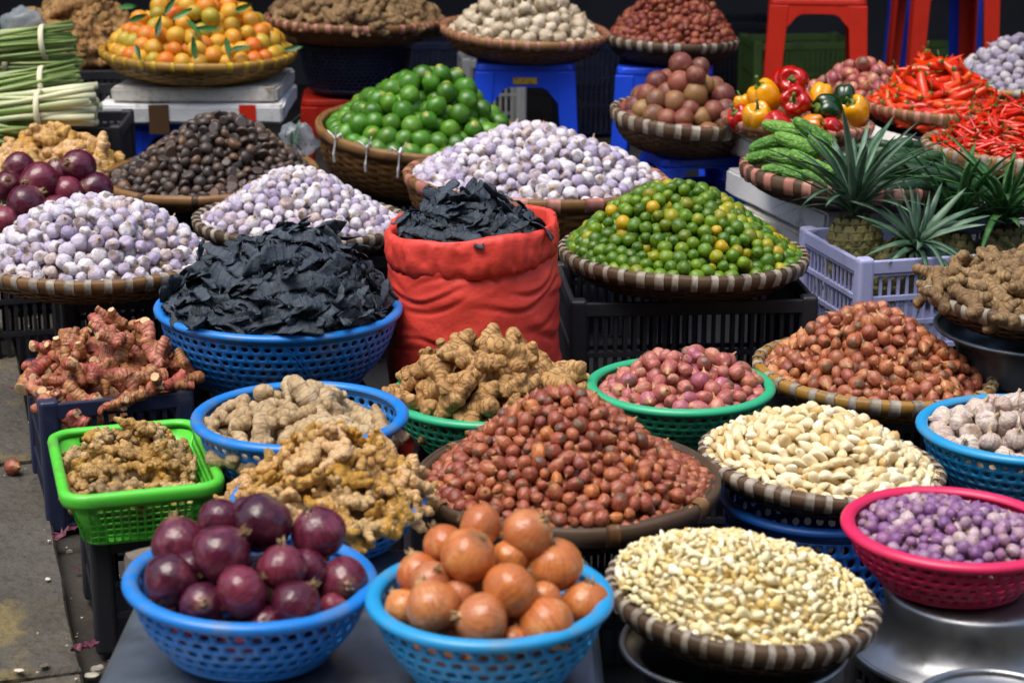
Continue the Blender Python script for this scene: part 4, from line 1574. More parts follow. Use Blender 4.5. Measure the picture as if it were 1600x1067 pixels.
# --- rear: oranges, ginger, garlic, shallots
cAA, rAA = put(310, 80, 152, 5.95)
MAA = tray('bamboo_tray', 'golden bamboo tray with yellow bands full of oranges', cAA, rAA - .008, .075, roll=2, pitch=2, m='gold_bamboo', wrap='wrap_yellow', nwrap=34, band=.028, wrapw=.3)
cBB, rBB = put(555, 30, 142, 6.4)
MBB = tray('bamboo_tray', 'bamboo tray with reddish bands of dusty ginger at the top', cBB, rBB - .008, .07, roll=1.5, m='bamboo', wrap='wrap_pink', nwrap=46, band=.028)
cCC, rCC = put(820, 48, 132, 6.2)
MCC = tray('bamboo_tray', 'bamboo tray with reddish bands of cream garlic bulbs', cCC, rCC - .008, .08, roll=3, pitch=3, m='bamboo', wrap='wrap_pink', nwrap=44, band=.028)
cDD, rDD = put(1050, 62, 104, 6.2)
MDD = tray('bamboo_tray', 'bamboo tray with white bands of small dark shallots at the top', cDD, rDD - .008, .07, roll=2, m='dark_bamboo', nwrap=32, band=.03)
cEE, rEE = put(125, 72, 90, 6.6)
MEE = tray('bamboo_tray', 'bamboo tray with reddish bands of ginger behind the oranges', cEE, rEE - .008, .07, m='bamboo', wrap='wrap_pink', nwrap=34, band=.028)
stand('black crate under the tray of ginger behind the oranges', cEE.x, cEE.y, cEE.z - .072, .36, .3)
# passion fruit, peppers, chillies, bitter melons
cW, rW = put(1066, 182, 112, 5.15)
MW = tray('bamboo_basket', 'dark bamboo basket with white bands of passion fruit', cW, rW - .008, .09, roll=5, pitch=3, m='dark_bamboo', nwrap=26, band=.034, taper=.5, hoops=14)
cX, rX = put(1246, 190, 118, 4.95)
MX = tray('bamboo_tray', 'small reddish bamboo tray of bell peppers', cX, rX - .008, .045, roll=3, m='bamboo', wrap='wrap_pink', nwrap=40, band=.024, wrapw=.6)
cZ, rZ = put(1322, 272, 165, 4.6)
MZ = tray('bamboo_tray', 'bamboo tray with faded bands of bitter melons and cucumbers', cZ, rZ - .008, .06, roll=3.5, m='dark_bamboo', nwrap=30, band=.036, wrap='wrap_pink')
cY1, rY1 = put(1462, 168, 112, 5.35)
MY1 = tray('bamboo_tray', 'bamboo tray of large red chillies', cY1, rY1 - .008, .05, m='bamboo', wrap='wrap_pink', nwrap=40, band=.026, roll=3)
cY2, rY2 = put(1590, 232, 148, 4.9)
MY2 = tray('bamboo_tray', 'bamboo tray of thin red chillies at the right edge', cY2, rY2 - .008, .05, m='bamboo', wrap='wrap_white', nwrap=38, band=.03, roll=2)
cZ1, rZ1 = put(1345, 148, 92, 5.7)
MZ1 = tray('bamboo_tray', 'bamboo tray of reddish shallots behind the bell peppers', cZ1, rZ1 - .008, .05, m='bamboo', nwrap=30)
cZ2, rZ2 = put(1590, 128, 135, 5.9)
MZ2 = tray('bamboo_tray', 'bamboo tray of grey purple garlic at the upper right edge', cZ2, rZ2 - .008, .06, m='gold_bamboo', nwrap=34)
for (c, d_, lab) in ((cY1, .052, 'black crate under the tray of large chillies'), (cY2, .052, 'black crate under the tray of thin chillies'), (cZ1, .052, 'black crate under the shallots behind the peppers'), (cZ2, .062, 'black crate under the grey purple garlic')):
    stand(lab, c.x, c.y, c.z - d_, .34, .3)

# --- lime green rectangular basket
gfl, gfr = at_z(97, 786, .289), at_z(354, 760, .289)
gbl, gbr = at_z(72, 672, .289), at_z(311, 660, .289)
gc = (gfl + gfr + gbl + gbr) / 4
gy = math.degrees(math.atan2((gfr - gfl).y, (gfr - gfl).x)) * .5 + .5 * math.degrees(math.atan2(-((gbl + gbr) - (gfl + gfr)).x, ((gbl + gbr) - (gfl + gfr)).y))
gw = ((gfr - gfl).length + (gbr - gbl).length) / 2
gd = (((gbl + gbr) - (gfl + gfr)) / 2).length
gh = .088
MKb = TR((gc.x, gc.y, .289 - gh), 0, 0, gy)
rk = thing('plastic_basket', 'bright lime green rectangular basket of small ginger by the kerb', 'basket', MKb)


def rrect(w, d, r, n=6):
    P = []
    for (cx, cy, s0) in ((w / 2 - r, d / 2 - r, 0), (-w / 2 + r, d / 2 - r, 90), (-w / 2 + r, -d / 2 + r, 180), (w / 2 - r, -d / 2 + r, 270)):
        for k in range(n):
            t = R_(s0 + 90 * k / (n - 1))
            P.append((cx + r * math.cos(t), cy + r * math.sin(t)))
    return P


V, F = [], []
sec = [(-.010, -.004), (-.009, .003), (-.005, .006), (0, .007), (.006, .004), (.008, -.002), (.006, -.012), (.004, -.018), (.001, -.013), (-.005, -.002)]
loop = rrect(gw - .012, gd - .012, .038, 8)
nl = len(loop)
for i, (x, y) in enumerate(loop):
    x0, y0 = loop[i - 1]
    x1, y1 = loop[(i + 1) % nl]
    tx, ty = x1 - x0, y1 - y0
    l = math.hypot(tx, ty)
    nx, ny = ty / l, -tx / l
    for (a, z) in sec:
        V.append((x + nx * a, y + ny * a, gh + z))
ns = len(sec)
for i in range(nl):
    for k in range(ns):
        F.append((i * ns + k, i * ns + (k + 1) % ns, ((i + 1) % nl) * ns + (k + 1) % ns, ((i + 1) % nl) * ns + k))
link('rim', mk_mesh('rim', V, F, 'lime_plastic'), rk)
for side in range(4):
    ln = (gw if side % 2 == 0 else gd) - .075
    off = (gd if side % 2 == 0 else gw) / 2 - .012

    def fnw(u, t, ln=ln, off=off):
        s = (1 - t)
        return ((u - .5) * ln * (1 - .06 * s), -(off - .022 * s), (gh - .012) * t + .004)
    bm = perf(fnw, max(6, int(ln / .0125)), 7, .72, sides=4, stagger=False)
    o = link('grid_wall', bm_mesh(bm, 'grid_wall', 'lime_plastic'), rk, Matrix.Rotation(side * PI / 2, 4, 'Z'))
    solid(o, .003)
for sx in (-1, 1):
    for sy in (-1, 1):
        V, F = [], []
        for j in range(7):
            a = R_(90 * j / 6)
            for t in (0, 1):
                r = .036
                cx, cy = gw / 2 - .012 - r - .022 * (1 - t), gd / 2 - .012 - r - .022 * (1 - t)
                V.append((sx * (cx + r * math.cos(a)), sy * (cy + r * math.sin(a)), (gh - .012) * t + .004))
        F = [(2 * j, 2 * j + 2, 2 * j + 3, 2 * j + 1) for j in range(6)]
        solid(link('corner', mk_mesh('corner', V, F, 'lime_plastic'), rk), .003)
p = MB()
lp = rrect(gw - .07, gd - .07, .03)
p.prism([(x, y, 0) for x, y in lp], [(x, y, .005) for x, y in lp])
link('bottom', p.mesh('bottom', 'lime_plastic'), rk)
stand('black crate under the lime green basket', gc.x + .01, gc.y + .03, .2, gw * .8, gd * .75, gy)
# --- navy crate of galangal
lfl, lfr = at_z(62, 634, .25), at_z(302, 611, .25)
lx = (lfr - lfl).normalized()
ly = Vector((-lx.y, lx.x, 0))
lw, ld = (lfr - lfl).length, .30
lc = (lfl + lfr) / 2 + ly * ld / 2
lyaw = math.degrees(math.atan2(lx.y, lx.x))
crate('plastic_crate', 'navy blue crate of red galangal beside the kerb', TR((lc.x, lc.y, 0), 0, 0, lyaw), lw, ld, .25, 'navy_plastic')
ML = TR((lc.x, lc.y, .25), 0, 0, lyaw)

# --- lavender crate with pineapples
c0 = at(1345, 410, 4.1)
c1 = at_z(1265, 352, c0.z + .02)
dd = (c1 - c0)
vd = max(.34, dd.length)
dd.z = 0
dd.normalize()
xx = Vector((dd.y, -dd.x, 0))
vyaw = math.degrees(math.atan2(xx.y, xx.x))
vw, vh = .52, .21
vc = c0 + xx * vw / 2 + dd * vd / 2
crate('plastic_crate', 'pale lavender slatted crate holding pineapples', TR((vc.x, vc.y, c0.z - vh), 0, 0, vyaw), vw, vd, vh, 'lavender_plastic', slats=True, wallrows=3)
stand('black crate under the lavender crate', vc.x, vc.y, c0.z - vh - .002, .46, .34, vyaw)

# --- foam boxes under melons and peppers
f0, f1 = at_z(1290, 334, .372), at_z(1133, 262, .372)
fd = (f1 - f0)
fl = fd.length
fd.normalize()
fx = Vector((fd.y, -fd.x, 0))
fyaw = math.degrees(math.atan2(fx.y, fx.x))
fc = f0 + fx * .42 + fd * fl / 2
slab('foam_lid', 'thick white foam board under the bitter melon tray', TR((fc.x, fc.y, .305), 0, 0, fyaw), .84, fl, .067, 'foam')
slab('foam_lid', 'lower chipped white foam board, the second under the bitter melons', TR((fc.x + .012, fc.y - .04, .222), 0, 0, fyaw + 3), .84, fl * .92, .072, 'old_foam')
slab('foam_lid', 'bottom white foam board of the stack under the bitter melons', TR((fc.x + .02, fc.y - .02, .15), 0, 0, fyaw), .84, fl * .95, .072, 'foam')
stand('black crate under the stack of foam boards', fc.x + .05, fc.y, .149, .7, .4, fyaw)
slab('foam_lid', 'old grey foam board under the bell pepper tray', TR((cX.x + .08, cX.y + .06, cX.z - .046 - .06), 0, 0, fyaw), .42, .3, .058, 'old_foam')
stand('black crate under the old grey foam board', cX.x + .1, cX.y + .08, cX.z - .108, .34, .28, fyaw, z0=.374)
# --- foam lids and stool under the oranges
zA = cAA.z - .078
s1 = slab('foam_lid', 'upper dirty foam lid directly under the orange tray', TR((cAA.x + .02, cAA.y, zA - .05), 0, 0, -1), .50, .42, .045, 'old_foam')
s2 = slab('foam_lid', 'lower white foam lid with red tape on the blue stool', TR((cAA.x - .0, cAA.y - .02, zA - .108), 0, 0, 1), .56, .46, .055, 'foam')
t = MB().box((.15, -.233, -.001), (.20, -.229, .057)).mesh('tape_patch', 'red_tape')
link('tape_patch', t, s2)
t = MB().box((-.12, -.233, -.03), (-.06, -.229, .058)).mesh('tape_strip', 'brown_tape')
link('tape_strip', t, s2)
stool('plastic_stool', 'blue plastic stool under the orange tray', cAA.x - .05, cAA.y - .04, zA - .11, .32, 'stool_blue', yaw=3, ap_h=.02)
# stools
z2 = at(810, 95, 6.15).z
stool('plastic_stool', 'blue plastic stool with yellow sticker under the cream garlic', cCC.x, cCC.y - .02, cCC.z - .085, .31, 'stool_blue', yaw=0, sticker=True)
colander('plastic_colander', 'dark navy mesh basket between the ginger tray and red stool', Vector((cBB.x, cBB.y, cBB.z - .075)), .19, .17, 'navy_plastic', rows=10, taper=.8, feet=False)
stool('plastic_stool', 'red plastic stool under the navy mesh basket', cBB.x - .04, cBB.y + .0, cBB.z - .248, .28, 'stool_red', yaw=4)
stool('plastic_stool', 'blue plastic stool with rungs under the passion fruit', cW.x + .03, cW.y + .02, cW.z - .098, .225, 'stool_blue', yaw=12, rungs=True, ap_h=.006, rung_z=.72)
stool('plastic_stool', 'blue plastic stool under the small dark shallots', cDD.x - .02, cDD.y, cDD.z - .073, .30, 'stool_blue', yaw=-6)
stool('plastic_stool', 'tall empty red plastic stool behind the bell peppers', at(1272, 10, 6.9).x, 6.9, .625, .33, 'stool_red', yaw=-7, ap_h=.03)
sx_ = at(1465, 0, 7.1).x
stool('plastic_stool', 'red plastic stool at the top behind the large chillies', sx_, 7.05, .70, .30, 'stool_red', yaw=4, ap_h=.03)
stool('plastic_stool', 'blue plastic stool seen through the legs of a red stool', sx_ + .05, 7.45, .68, .28, 'stool_blue', yaw=2, ap_h=.03)
stool('plastic_stool', 'red plastic stool leg beside the white foam boards', at(1178, 290, 5.1).x + .17, 5.25, .33, .28, 'stool_red', yaw=20)

# --- red sack of pods
cK, rK = put(737, 350, 139, 3.85)
sk = thing('cloth_sack', 'red woven sack of dried black pods with its top rolled down', 'sack', TR((cK.x, cK.y, 0)))
zt = cK.z
V, F = [], []
nu, nv = 200, 110


_cr = []
_q = rr(77)
for _ in range(46):
    _cr.append((_q.uniform(0, 2 * PI), _q.uniform(.04, zt - .05), _q.uniform(.25, .9), _q.uniform(-.05, .05), _q.uniform(.003, .008), _q.uniform(.012, .034)))


def sack_r(a, z):
    f = z / zt
    r = rK * (.87 + .10 * math.sin(PI * min(1, f * 1.02)) + .03 * f)
    n3 = mnoise.noise(Vector((math.cos(a) * 1.3 + 4, math.sin(a) * 1.3, z * 6)))
    n5 = abs(mnoise.noise(Vector((math.cos(a) * 1.7 + 2, math.sin(a) * 1.7, z * 11 + 3))))
    k = 1 + .045 * n3 - .05 * n5 + .02
    for (a0, z0, wa, sl, sg, am) in _cr:
        da = (a - a0 + PI) % (2 * PI) - PI
        if abs(da) > wa * 1.6:
            continue
        dz = z - z0 - sl * da - .012 * math.sin(da * 5 + a0)
        e = math.exp(-(da / wa) ** 4)
        k -= am * e * math.exp(-(dz / sg) ** 2)
        k += am * .7 * e * math.exp(-((dz - sg * 2.2) / (sg * 1.8)) ** 2)
    return r * k


for j in range(nv + 1):
    z = (zt - .035) * j / nv
    for i in range(nu):
        a = 2 * PI * i / nu
        r = sack_r(a, z) * (1 - .06 * max(0, (j / nv - .9) / .1)) * (.9 + .1 * min(1, j / 5))
        V.append((r * math.cos(a), r * math.sin(a) * .92, z + .006 * math.sin(3 * a)))
for j in range(nv):
    for i in range(nu):
        F.append((j * nu + i, j * nu + (i + 1) % nu, (j + 1) * nu + (i + 1) % nu, (j + 1) * nu + i))
link('sack_body', mk_mesh('sack_body', V, F, 'red_sack'), sk)
# rolled cuff
V, F = [], []
sec = [(-.010, -.07), (-.008, -.02), (-.005, .002), (.0, .007), (.005, .005), (.008, -.004), (.009, -.016), (.010, -.028), (.010, -.040), (.008, -.052), (.003, -.064)]
for i in range(nu):
    a = 2 * PI * i / nu
    w1 = mnoise.noise(Vector((math.cos(a) * 1.6, math.sin(a) * 1.6, 3)))
    w2 = mnoise.noise(Vector((math.cos(a) * 5, math.sin(a) * 5, 8)))
    rb = rK * (.93 + .05 * w1 + .02 * w2)
    zz = zt + .012 * w1 + .012 * math.cos(a - .6) - .004
    for k, (dr, dz) in enumerate(sec):
        g = 1 + .3 * w1 + .3 * w2
        r = rb + dr * g - .013 * abs(mnoise.noise(Vector((math.cos(a) * 7, math.sin(a) * 7, k * .35)))) - .012 * abs(mnoise.noise(Vector((math.cos(a) * 3, math.sin(a) * 3, k * .6 + 4)))) + .004
        V.append((r * math.cos(a), r * math.sin(a) * .92, zz + dz * (1 + .22 * w1 + .1 * w2)))
q = len(sec)
for i in range(nu):
    for k in range(q - 1):
        F.append((i * q + k, ((i + 1) % nu) * q + k, ((i + 1) % nu) * q + k + 1, i * q + k + 1))
o = link('rolled_cuff', mk_mesh('rolled_cuff', V, F, 'red_sack'), sk)
solid(o, .0015)
MSK = TR((cK.x, cK.y, zt))

# --- things standing in the dim hall behind
for (px, py, D, w, d, m, lab, z0) in ((1245, 60, 7.9, .42, .3, 'faded_green_plastic', 'faded green crate glimpsed under the tall red stool', 0), (1462, 70, 8.2, .3, .26, 'faded_green_plastic', 'green crate seen through the blue stool legs', 0),
        (768, 88, 7.3, .24, .22, 'faded_white_plastic', 'greyish white slotted crate behind the limes', 0), (960, 60, 7.7, .46, .32, 'navy_plastic', 'navy crate standing in the dim hall behind the trays', 0),
        (1120, 30, 8.2, .5, .36, 'black_plastic', 'tall black crate against the dim back wall', 0), (640, 60, 7.6, .44, .3, 'navy_plastic', 'navy crate behind the ginger and garlic trays', 0)):
    q = at(px, py, D)
    crate('plastic_crate', lab, TR((q.x, q.y, 0), 0, 0, 6), w, d, max(.25, q.z), m)


# ------------------------------------------------------------------ produce heaps
def gb(**k):
    return lambda s, lo: g_bulb(s, lo, **k)


def gball(**k):
    return lambda s, lo: g_ball(s, lo, **k)


single = gb(elong=.95, neck=.4, neckw=.12, amp=.17, lobes=6, lobe=.08, flat=.22)
whole = gb(elong=.8, neck=.6, neckw=.15, lobes=9, lobe=.2, amp=.07)
# garlic
for (M, R, cy, top, D, r, sd, gr, lab, rest, pw) in (
        (MS, rS, 402, 302, 4.1, .0152, 11, 'purple garlic on the left tray', 'pale purple single garlic bulb on the tray at the left edge', 'rest of the purple garlic heaped on the left tray', 1.9),
        (MTt, rT, 345, 263, 4.6, .0145, 12, 'purple garlic on the middle tray', 'purple garlic bulb on the tray behind black pods', 'rest of the purple garlic heaped on the middle tray', 1.7),
        (MU, rU, 278, 190, 4.85, .0162, 13, 'purple garlic in the deep basket', 'pale purple single garlic bulb in the basket behind the red sack', 'rest of the purple garlic heaped in the deep basket', 1.6)):
    hp = Heap(M, R * .905, HT(cy, top, D, r), pw, seed=sd, bumps=.004, base=-.004)
    pile('purple_garlic', lab, 'garlic', gr, 'purple_garlic', single, ['purple_garlic_skin'], hp, r, size=r * 1.05, seed=sd, rest_label=rest, nvar=9, vary=.24)
hp = Heap(MZ2, rZ2 * .90, HT(128, 45, 5.9, .02), 1.3, seed=5)
pile('grey_garlic', 'grey purple garlic bulb on the tray at the upper right edge', 'garlic', 'grey garlic at the upper right', 'grey_garlic', single, ['grey_garlic_skin'], hp, .0172, size=.018, seed=14, rest_label='rest of the grey garlic heaped at the upper right', vary=.15)
hp = Heap(MR, rR * .81, HT(670, 598, 3.25, .026), 1.6, seed=6, ax=.15)
pile('garlic_bulb', 'white garlic bulb in the right edge colander', 'garlic', 'white garlic bulbs in the blue colander', 'garlic_bulb', whole, ['white_garlic_skin'], hp, .0195, size=.0205, seed=15, rest_label='lower garlic bulbs filling the blue colander', upright=.4, vary=.18)
hp = Heap(MCC, rCC * .83, HT(48, -40, 6.2, .03), 1.5, seed=7)
pile('cream_garlic', 'cream garlic bulb above the stickered blue stool', 'garlic', 'cream garlic bulbs on the rear tray', 'cream_garlic', whole, ['cream_garlic_skin'], hp, .0225, size=.0235, seed=16, rest_label='rest of the cream garlic on the rear tray', upright=.4, vary=.18)
# citrus
hp = Heap(MO, rO * .905, HT(395, 290, 4.15, .0155) - .008, 1.9, seed=8, bumps=.005, ax=-.08, base=.008)
pile('kumquat', 'small green kumquat in the heap on the banded tray', 'kumquat', 'kumquats on the banded tray', 'kumquat', gball(amp=.09, sz=.95), ['kumquat_peel'], hp, .0140, size=.0146, seed=17, rest_label='rest of the kumquats heaped on the tray', vary=.2)
hp = Heap(MV, rV * .81, HT(205, 100, 5.45, .038), 1.7, seed=9, ax=.14, base=.0)
pile('lime', 'round green lime in the string-tied bamboo basket', 'lime', 'limes in the bamboo basket', 'lime', gball(nub=.1, sz=1.04, amp=.09), ['lime_peel'], hp, .0272, size=.029, seed=18, rest_label='lower limes filling the bamboo basket')
hp = Heap(MAA, rAA * .83, HT(80, -10, 5.95, .034), 1.8, seed=10, base=.012)
hpAA = hp
pile('orange', 'small orange in the golden tray with yellow bands', 'orange', 'oranges in the golden tray', 'orange', gball(dim=.06, sz=.93, amp=.04), ['orange_peel'], hp, .0265, size=.0285, seed=19, rest_label='lower oranges filling the golden tray')
hp = Heap(MW, rW * .74, HT(182, 76, 5.15, .033) + .015, 1.7, seed=11, ax=.12, base=-.015)
hp.deep = .2
pile('passion_fruit', 'brownish passion fruit in the dark basket', 'passion fruit', 'passion fruit in the dark basket', 'passion_fruit', gball(sz=1.04, amp=.06), ['passion_fruit_peel'], hp, .0275, size=.0295, seed=20, rest_label='lower passion fruit filling the dark basket')
# shallots
hp = Heap(MF, rF * .935, HT(750, 605, 2.98, .0125) - .01, 1.5, seed=12, ax=.03, bumps=.006, base=.006)
pile('red_shallot', 'dark red shallot in the large heap on the wide plain tray', 'shallot', 'dark red shallots on the wide tray', 'red_shallot', g_shallot, ['red_shallot_skin'], hp, .0109, size=.0106, seed=21, rest_label='rest of the dark red shallots on the wide tray', vary=.25, nvar=8)
hp = Heap(MP, rPs * .89, HT(580, 462, 3.75, .014), 1.5, seed=13, bumps=.006, ax=.0)
pile('copper_shallot', 'copper shallot in the heap below the pineapple crate', 'shallot', 'copper shallots on the banded tray', 'copper_shallot', g_shallot, ['copper_shallot_skin'], hp, .0133, size=.0128, seed=22, rest_label='rest of the copper shallots on the banded tray', vary=.25, nvar=8)
hp = Heap(MG, rG * .85, HT(603, 524, 3.5, .0165), 1.9, seed=14, bumps=.006)
pile('pink_shallot', 'pinkish shallot in the sea green colander', 'shallot', 'pink shallots in the green colander', 'pink_shallot', g_shallot, ['pink_shallot_skin'], hp, .0144, size=.0139, seed=23, rest_label='rest of the pink shallots in the green colander', vary=.3, nvar=8)
hp = Heap(MPk, rP * .85, HT(825, 770, 2.70, .0105), 1.8, seed=15, base=-.012)
pile('violet_shallot', 'small violet shallot in the hot pink colander', 'shallot', 'violet shallots in the pink colander', 'violet_shallot', gb(elong=1.0, neck=.3, neckw=.13, amp=.09, flat=.2), ['violet_shallot_skin'], hp, .0092, size=.0094, seed=24, rest_label='rest of the violet shallots in the pink colander', vary=.25, nvar=6)
hp = Heap(MDD, rDD * .89, HT(62, -45, 6.2, .018), 1.5, seed=16, base=.0)
pile('dark_shallot', 'small dark shallot beside the cream garlic', 'shallot', 'dark shallots on the rear tray', 'dark_shallot', g_shallot, ['dark_shallot_skin'], hp, .0152, size=.0145, seed=25, rest_label='rest of the dark shallots on the rear tray', vary=.25)
hp = Heap(MZ1, rZ1 * .89, HT(148, 84, 5.7, .024), 1.6, seed=17, base=.0)
pile('tan_shallot', 'reddish shallot behind the bell peppers', 'shallot', 'shallots behind the bell peppers', 'tan_shallot', g_shallot, ['pink_shallot_skin'], hp, .0195, size=.0188, seed=26, rest_label='lower shallots behind the bell peppers', vary=.2)
# nuts, cloves
hp = Heap(MHH, rN * .90, HT(272, 166, 5.0, .015), 1.35, seed=18, bumps=.005, ax=.08)
pile('dark_nut', 'dark brown round nut on the plain bamboo tray', 'nut', 'dark nuts on the plain tray', 'dark_nut', g_nut, ['nut_shell'], hp, .0144, size=.015, seed=27, rest_label='rest of the dark nuts on the plain tray', vary=.2)
hp = Heap(ME, rE * .935, HT(722, 650, 3.12, .011), 1.8, seed=19, bumps=.005, base=.006)
pile('peeled_clove', 'large peeled garlic clove on the dark banded tray', 'garlic clove', 'peeled garlic cloves on the dark tray', 'peeled_clove', g_clove, ['peeled_clove'], hp, .0092, size=.0136, mode='flat', tilt=.8, seed=28, rest_label='rest of the peeled garlic cloves on the dark tray', vary=.25, nvar=8)
hp = Heap(MC, rC * .935, HT(930, 834, 2.55, .007), 1.6, seed=20, bumps=.005, ax=-.05, base=.006)
pile('split_clove', 'small split clove in the heap on the front dark tray', 'clove', 'split cloves on the front tray', 'split_clove', g_split, ['split_clove'], hp, .0068, size=.0102, mode='flat', tilt=.8, seed=29, rest_label='rest of the small split cloves on the front tray', vary=.4, cover=1.95, iters=22, nvar=9)
# ginger
gg = lambda s, lo: g_ginger(s, lo, fingers=7, fr=.27, seglen=(1, 2), nm=5, nub=.8)
gj = lambda s, lo: g_ginger(s + 20, lo, fingers=6, fr=.29, seglen=(1, 2), nm=4, nub=.8)
gi_ = lambda s, lo: g_ginger(s + 60, lo, fingers=3, fr=.30, seglen=(1, 2), nm=6, step=.8)
hp = Heap(MH, rH * .86, HT(618, 492, 3.5, .035), 1.5, seed=21, base=.01, bumps=.01)
pile('ginger_root', 'knobbly brown ginger hand in the green colander', 'ginger', 'brown ginger in the green colander', 'ginger_root', gg, ['ginger_skin'], hp, .031, size=.056, mode='flat', tilt=.5, seed=30, rest_label='lower brown ginger filling the green colander', cover=1.6, vary=.18, nvar=7)
hp = Heap(MJ, rJ * 1.05, HT(778, 636, 2.78, .018), 1.3, seed=22, base=.0, bumps=.006)
pile('yellow_ginger', 'yellow ginger hand in the spilling heap', 'ginger', 'yellow ginger spilling from the blue colander', 'yellow_ginger', gj, ['yellow_ginger_skin'], hp, .0165, size=.0285, mode='flat', tilt=.6, seed=31, rest_label='rest of the yellow ginger heap', cover=1.5, vary=.25, nvar=8)
hp = Heap(TR((gc.x, gc.y, .289), 0, 0, gy), gw * .365, .062, 1.5, seed=23, Ry=gd * .385, square=True, base=-.03, ay=.55, ax=-.1, bumps=.008)
pile('small_ginger', 'small ginger piece in the lime basket', 'ginger', 'small ginger in the lime green basket', 'small_ginger', gj, ['small_ginger_skin'], hp, .0165, size=.028, mode='flat', tilt=.5, seed=32, rest_label='lower ginger pieces in the lime green basket', cover=1.5, vary=.25, nvar=8)
hp = Heap(MI, rI * .86, .05, 1.6, seed=24, base=-.03, ay=.35, bumps=.01)
pile('pale_ginger', 'large pale ginger hand in blue colander', 'ginger', 'pale ginger in the blue colander', 'pale_ginger', gi_, ['pale_ginger_skin'], hp, .0245, size=.047, mode='flat', tilt=.4, seed=33, rest_label='lower pale ginger in the blue colander', cover=1.3, vary=.2, nvar=5)
hp = Heap(ML, lw * .44, HT(560, 440, 3.6, .03), 1.2, seed=25, Ry=ld * .44, square=True, base=.01, ax=.0, bumps=.01)
pile('galangal_root', 'reddish galangal root heaped in the navy crate', 'galangal', 'red galangal in the navy crate', 'galangal_root', g_galangal, ['galangal_skin', 'galangal_cut'], hp, .028, size=.062, mode='flat', tilt=.5, seed=34, rest_label='lower galangal filling the navy crate', cover=1.5, vary=.2, nvar=7)
hp = Heap(MQ, rQ * .90, HT(462, 365, 3.75, .03), 1.4, seed=26, base=.0, ax=.1, bumps=.01)
pile('earthy_ginger', 'earthy ginger hand at the right edge', 'ginger', 'earthy ginger at the right edge', 'earthy_ginger', lambda s, lo: g_ginger(s + 80, lo, fingers=4, fr=.24, nm=6, seglen=(1, 3), step=.85), ['earthy_ginger_skin'], hp, .025, size=.055, mode='flat', tilt=.4, seed=35, rest_label='lower earthy ginger on the right tray', cover=1.5, vary=.2)
hp = Heap(MFF, rFF * .90, HT(262, 192, 5.1, .025), 1.5, seed=27, base=.0)
pile('tan_ginger', 'pale brown ginger hand below the lemongrass', 'ginger', 'ginger below the lemongrass', 'tan_ginger', gj, ['yellow_ginger_skin'], hp, .026, size=.058, mode='flat', tilt=.45, seed=36, rest_label='lower ginger below the lemongrass', cover=1.5, vary=.2)
hp = Heap(MBB, rBB * .90, HT(30, -40, 6.4, .03), 1.6, seed=28, base=.0)
pile('dusty_ginger', 'dusty ginger hand above the navy basket', 'ginger', 'dusty ginger on the rear tray', 'dusty_ginger', gj, ['earthy_ginger_skin'], hp, .025, size=.056, mode='flat', tilt=.45, seed=37, rest_label='lower dusty ginger on the rear tray', cover=1.5, vary=.2)
hp = Heap(MEE, rEE * .90, HT(72, -30, 6.6, .025), 1.5, seed=29, base=.0)
pile('rear_ginger', 'tan ginger hand between lemongrass and oranges', 'ginger', 'ginger behind the oranges', 'rear_ginger', gj, ['ginger_skin'], hp, .026, size=.06, mode='flat', tilt=.45, seed=38, rest_label='lower ginger behind the oranges', cover=1.5, vary=.2)
# pods
hp = Heap(MM, rM * .87, HT(480, 368, 3.75, .01) - .014, 2.1, seed=30, base=.014, bumps=.008, ax=.06)
pile('black_pod', 'flat dried black pod in the large blue colander', 'pod', 'black pods in the blue colander', 'black_pod', g_pod, ['black_pod'], hp, .0175, size=.070, mode='flat', tilt=.28, seed=39, rest_label='rest of the black pods in the blue colander', cover=2.4, t=2.2, vary=.45, nvar=12)
hp = Heap(MSK, rK * .72, HT(350, 306, 3.85, .008), 1.7, seed=31, base=-.002, bumps=.006, Ry=rK * .64)
pile('sack_pod', 'flat dried black pod on top of the red sack', 'pod', 'black pods in the red sack', 'sack_pod', g_pod, ['black_pod'], hp, .0165, size=.062, mode='flat', tilt=.28, seed=40, rest_label='rest of the black pods in the red sack', cover=2.4, t=2.0, vary=.4, nvar=12)
# chillies
hp = Heap(MY1, rY1 * .84, HT(168, 84, 5.35, .015), 1.4, seed=32, base=.0, bumps=.01)
pile('large_chilli', 'large red chilli behind the bell peppers', 'chilli', 'large red chillies', 'large_chilli', lambda s, lo: g_chilli(s, lo, .19), ['orange_chilli_skin', 'green_stem'], hp, .0185, size=.064, mode='flat', tilt=.4, seed=41, rest_label='rest of the large red chillies', cover=1.9, t=2, vary=.2, nvar=7)
hp = Heap(MY2, rY2 * .88, HT(232, 150, 4.9, .01), 1.35, seed=33, base=.0, bumps=.01)
pile('thin_chilli', 'thin red chilli on the tray at the right edge', 'chilli', 'thin red chillies', 'thin_chilli', lambda s, lo: g_chilli(s + 9, lo, .115), ['chilli_skin', 'green_stem'], hp, .0135, size=.052, mode='flat', tilt=.45, seed=42, rest_label='rest of the thin red chillies', cover=2.0, t=2, vary=.25, nvar=7)
# bitter melons (left half of the tray) and cucumbers (right half)
hpZ = Heap(MZ @ Matrix.Translation((-rZ * .34, .02, 0)), rZ * .46, .115, 1.6, seed=34, base=.005, Ry=rZ * .6, bumps=0)
hp = Heap(MZ @ Matrix.Translation((rZ * .5, 0, 0)), rZ * .5, .05, 2.0, seed=35, base=.015, Ry=rZ * .8)
pile('cucumber', 'dark green cucumber behind the pineapple crown', 'cucumber', 'cucumbers on the tray', 'cucumber', g_cuke, ['cucumber_skin'], hp, .027, size=.085, mode='flat', tilt=.15, seed=44, rest_label='lower cucumbers on the tray', cover=1.5, vary=.12, bias=(10, 10))
n_vis, n_all = finish_piles()

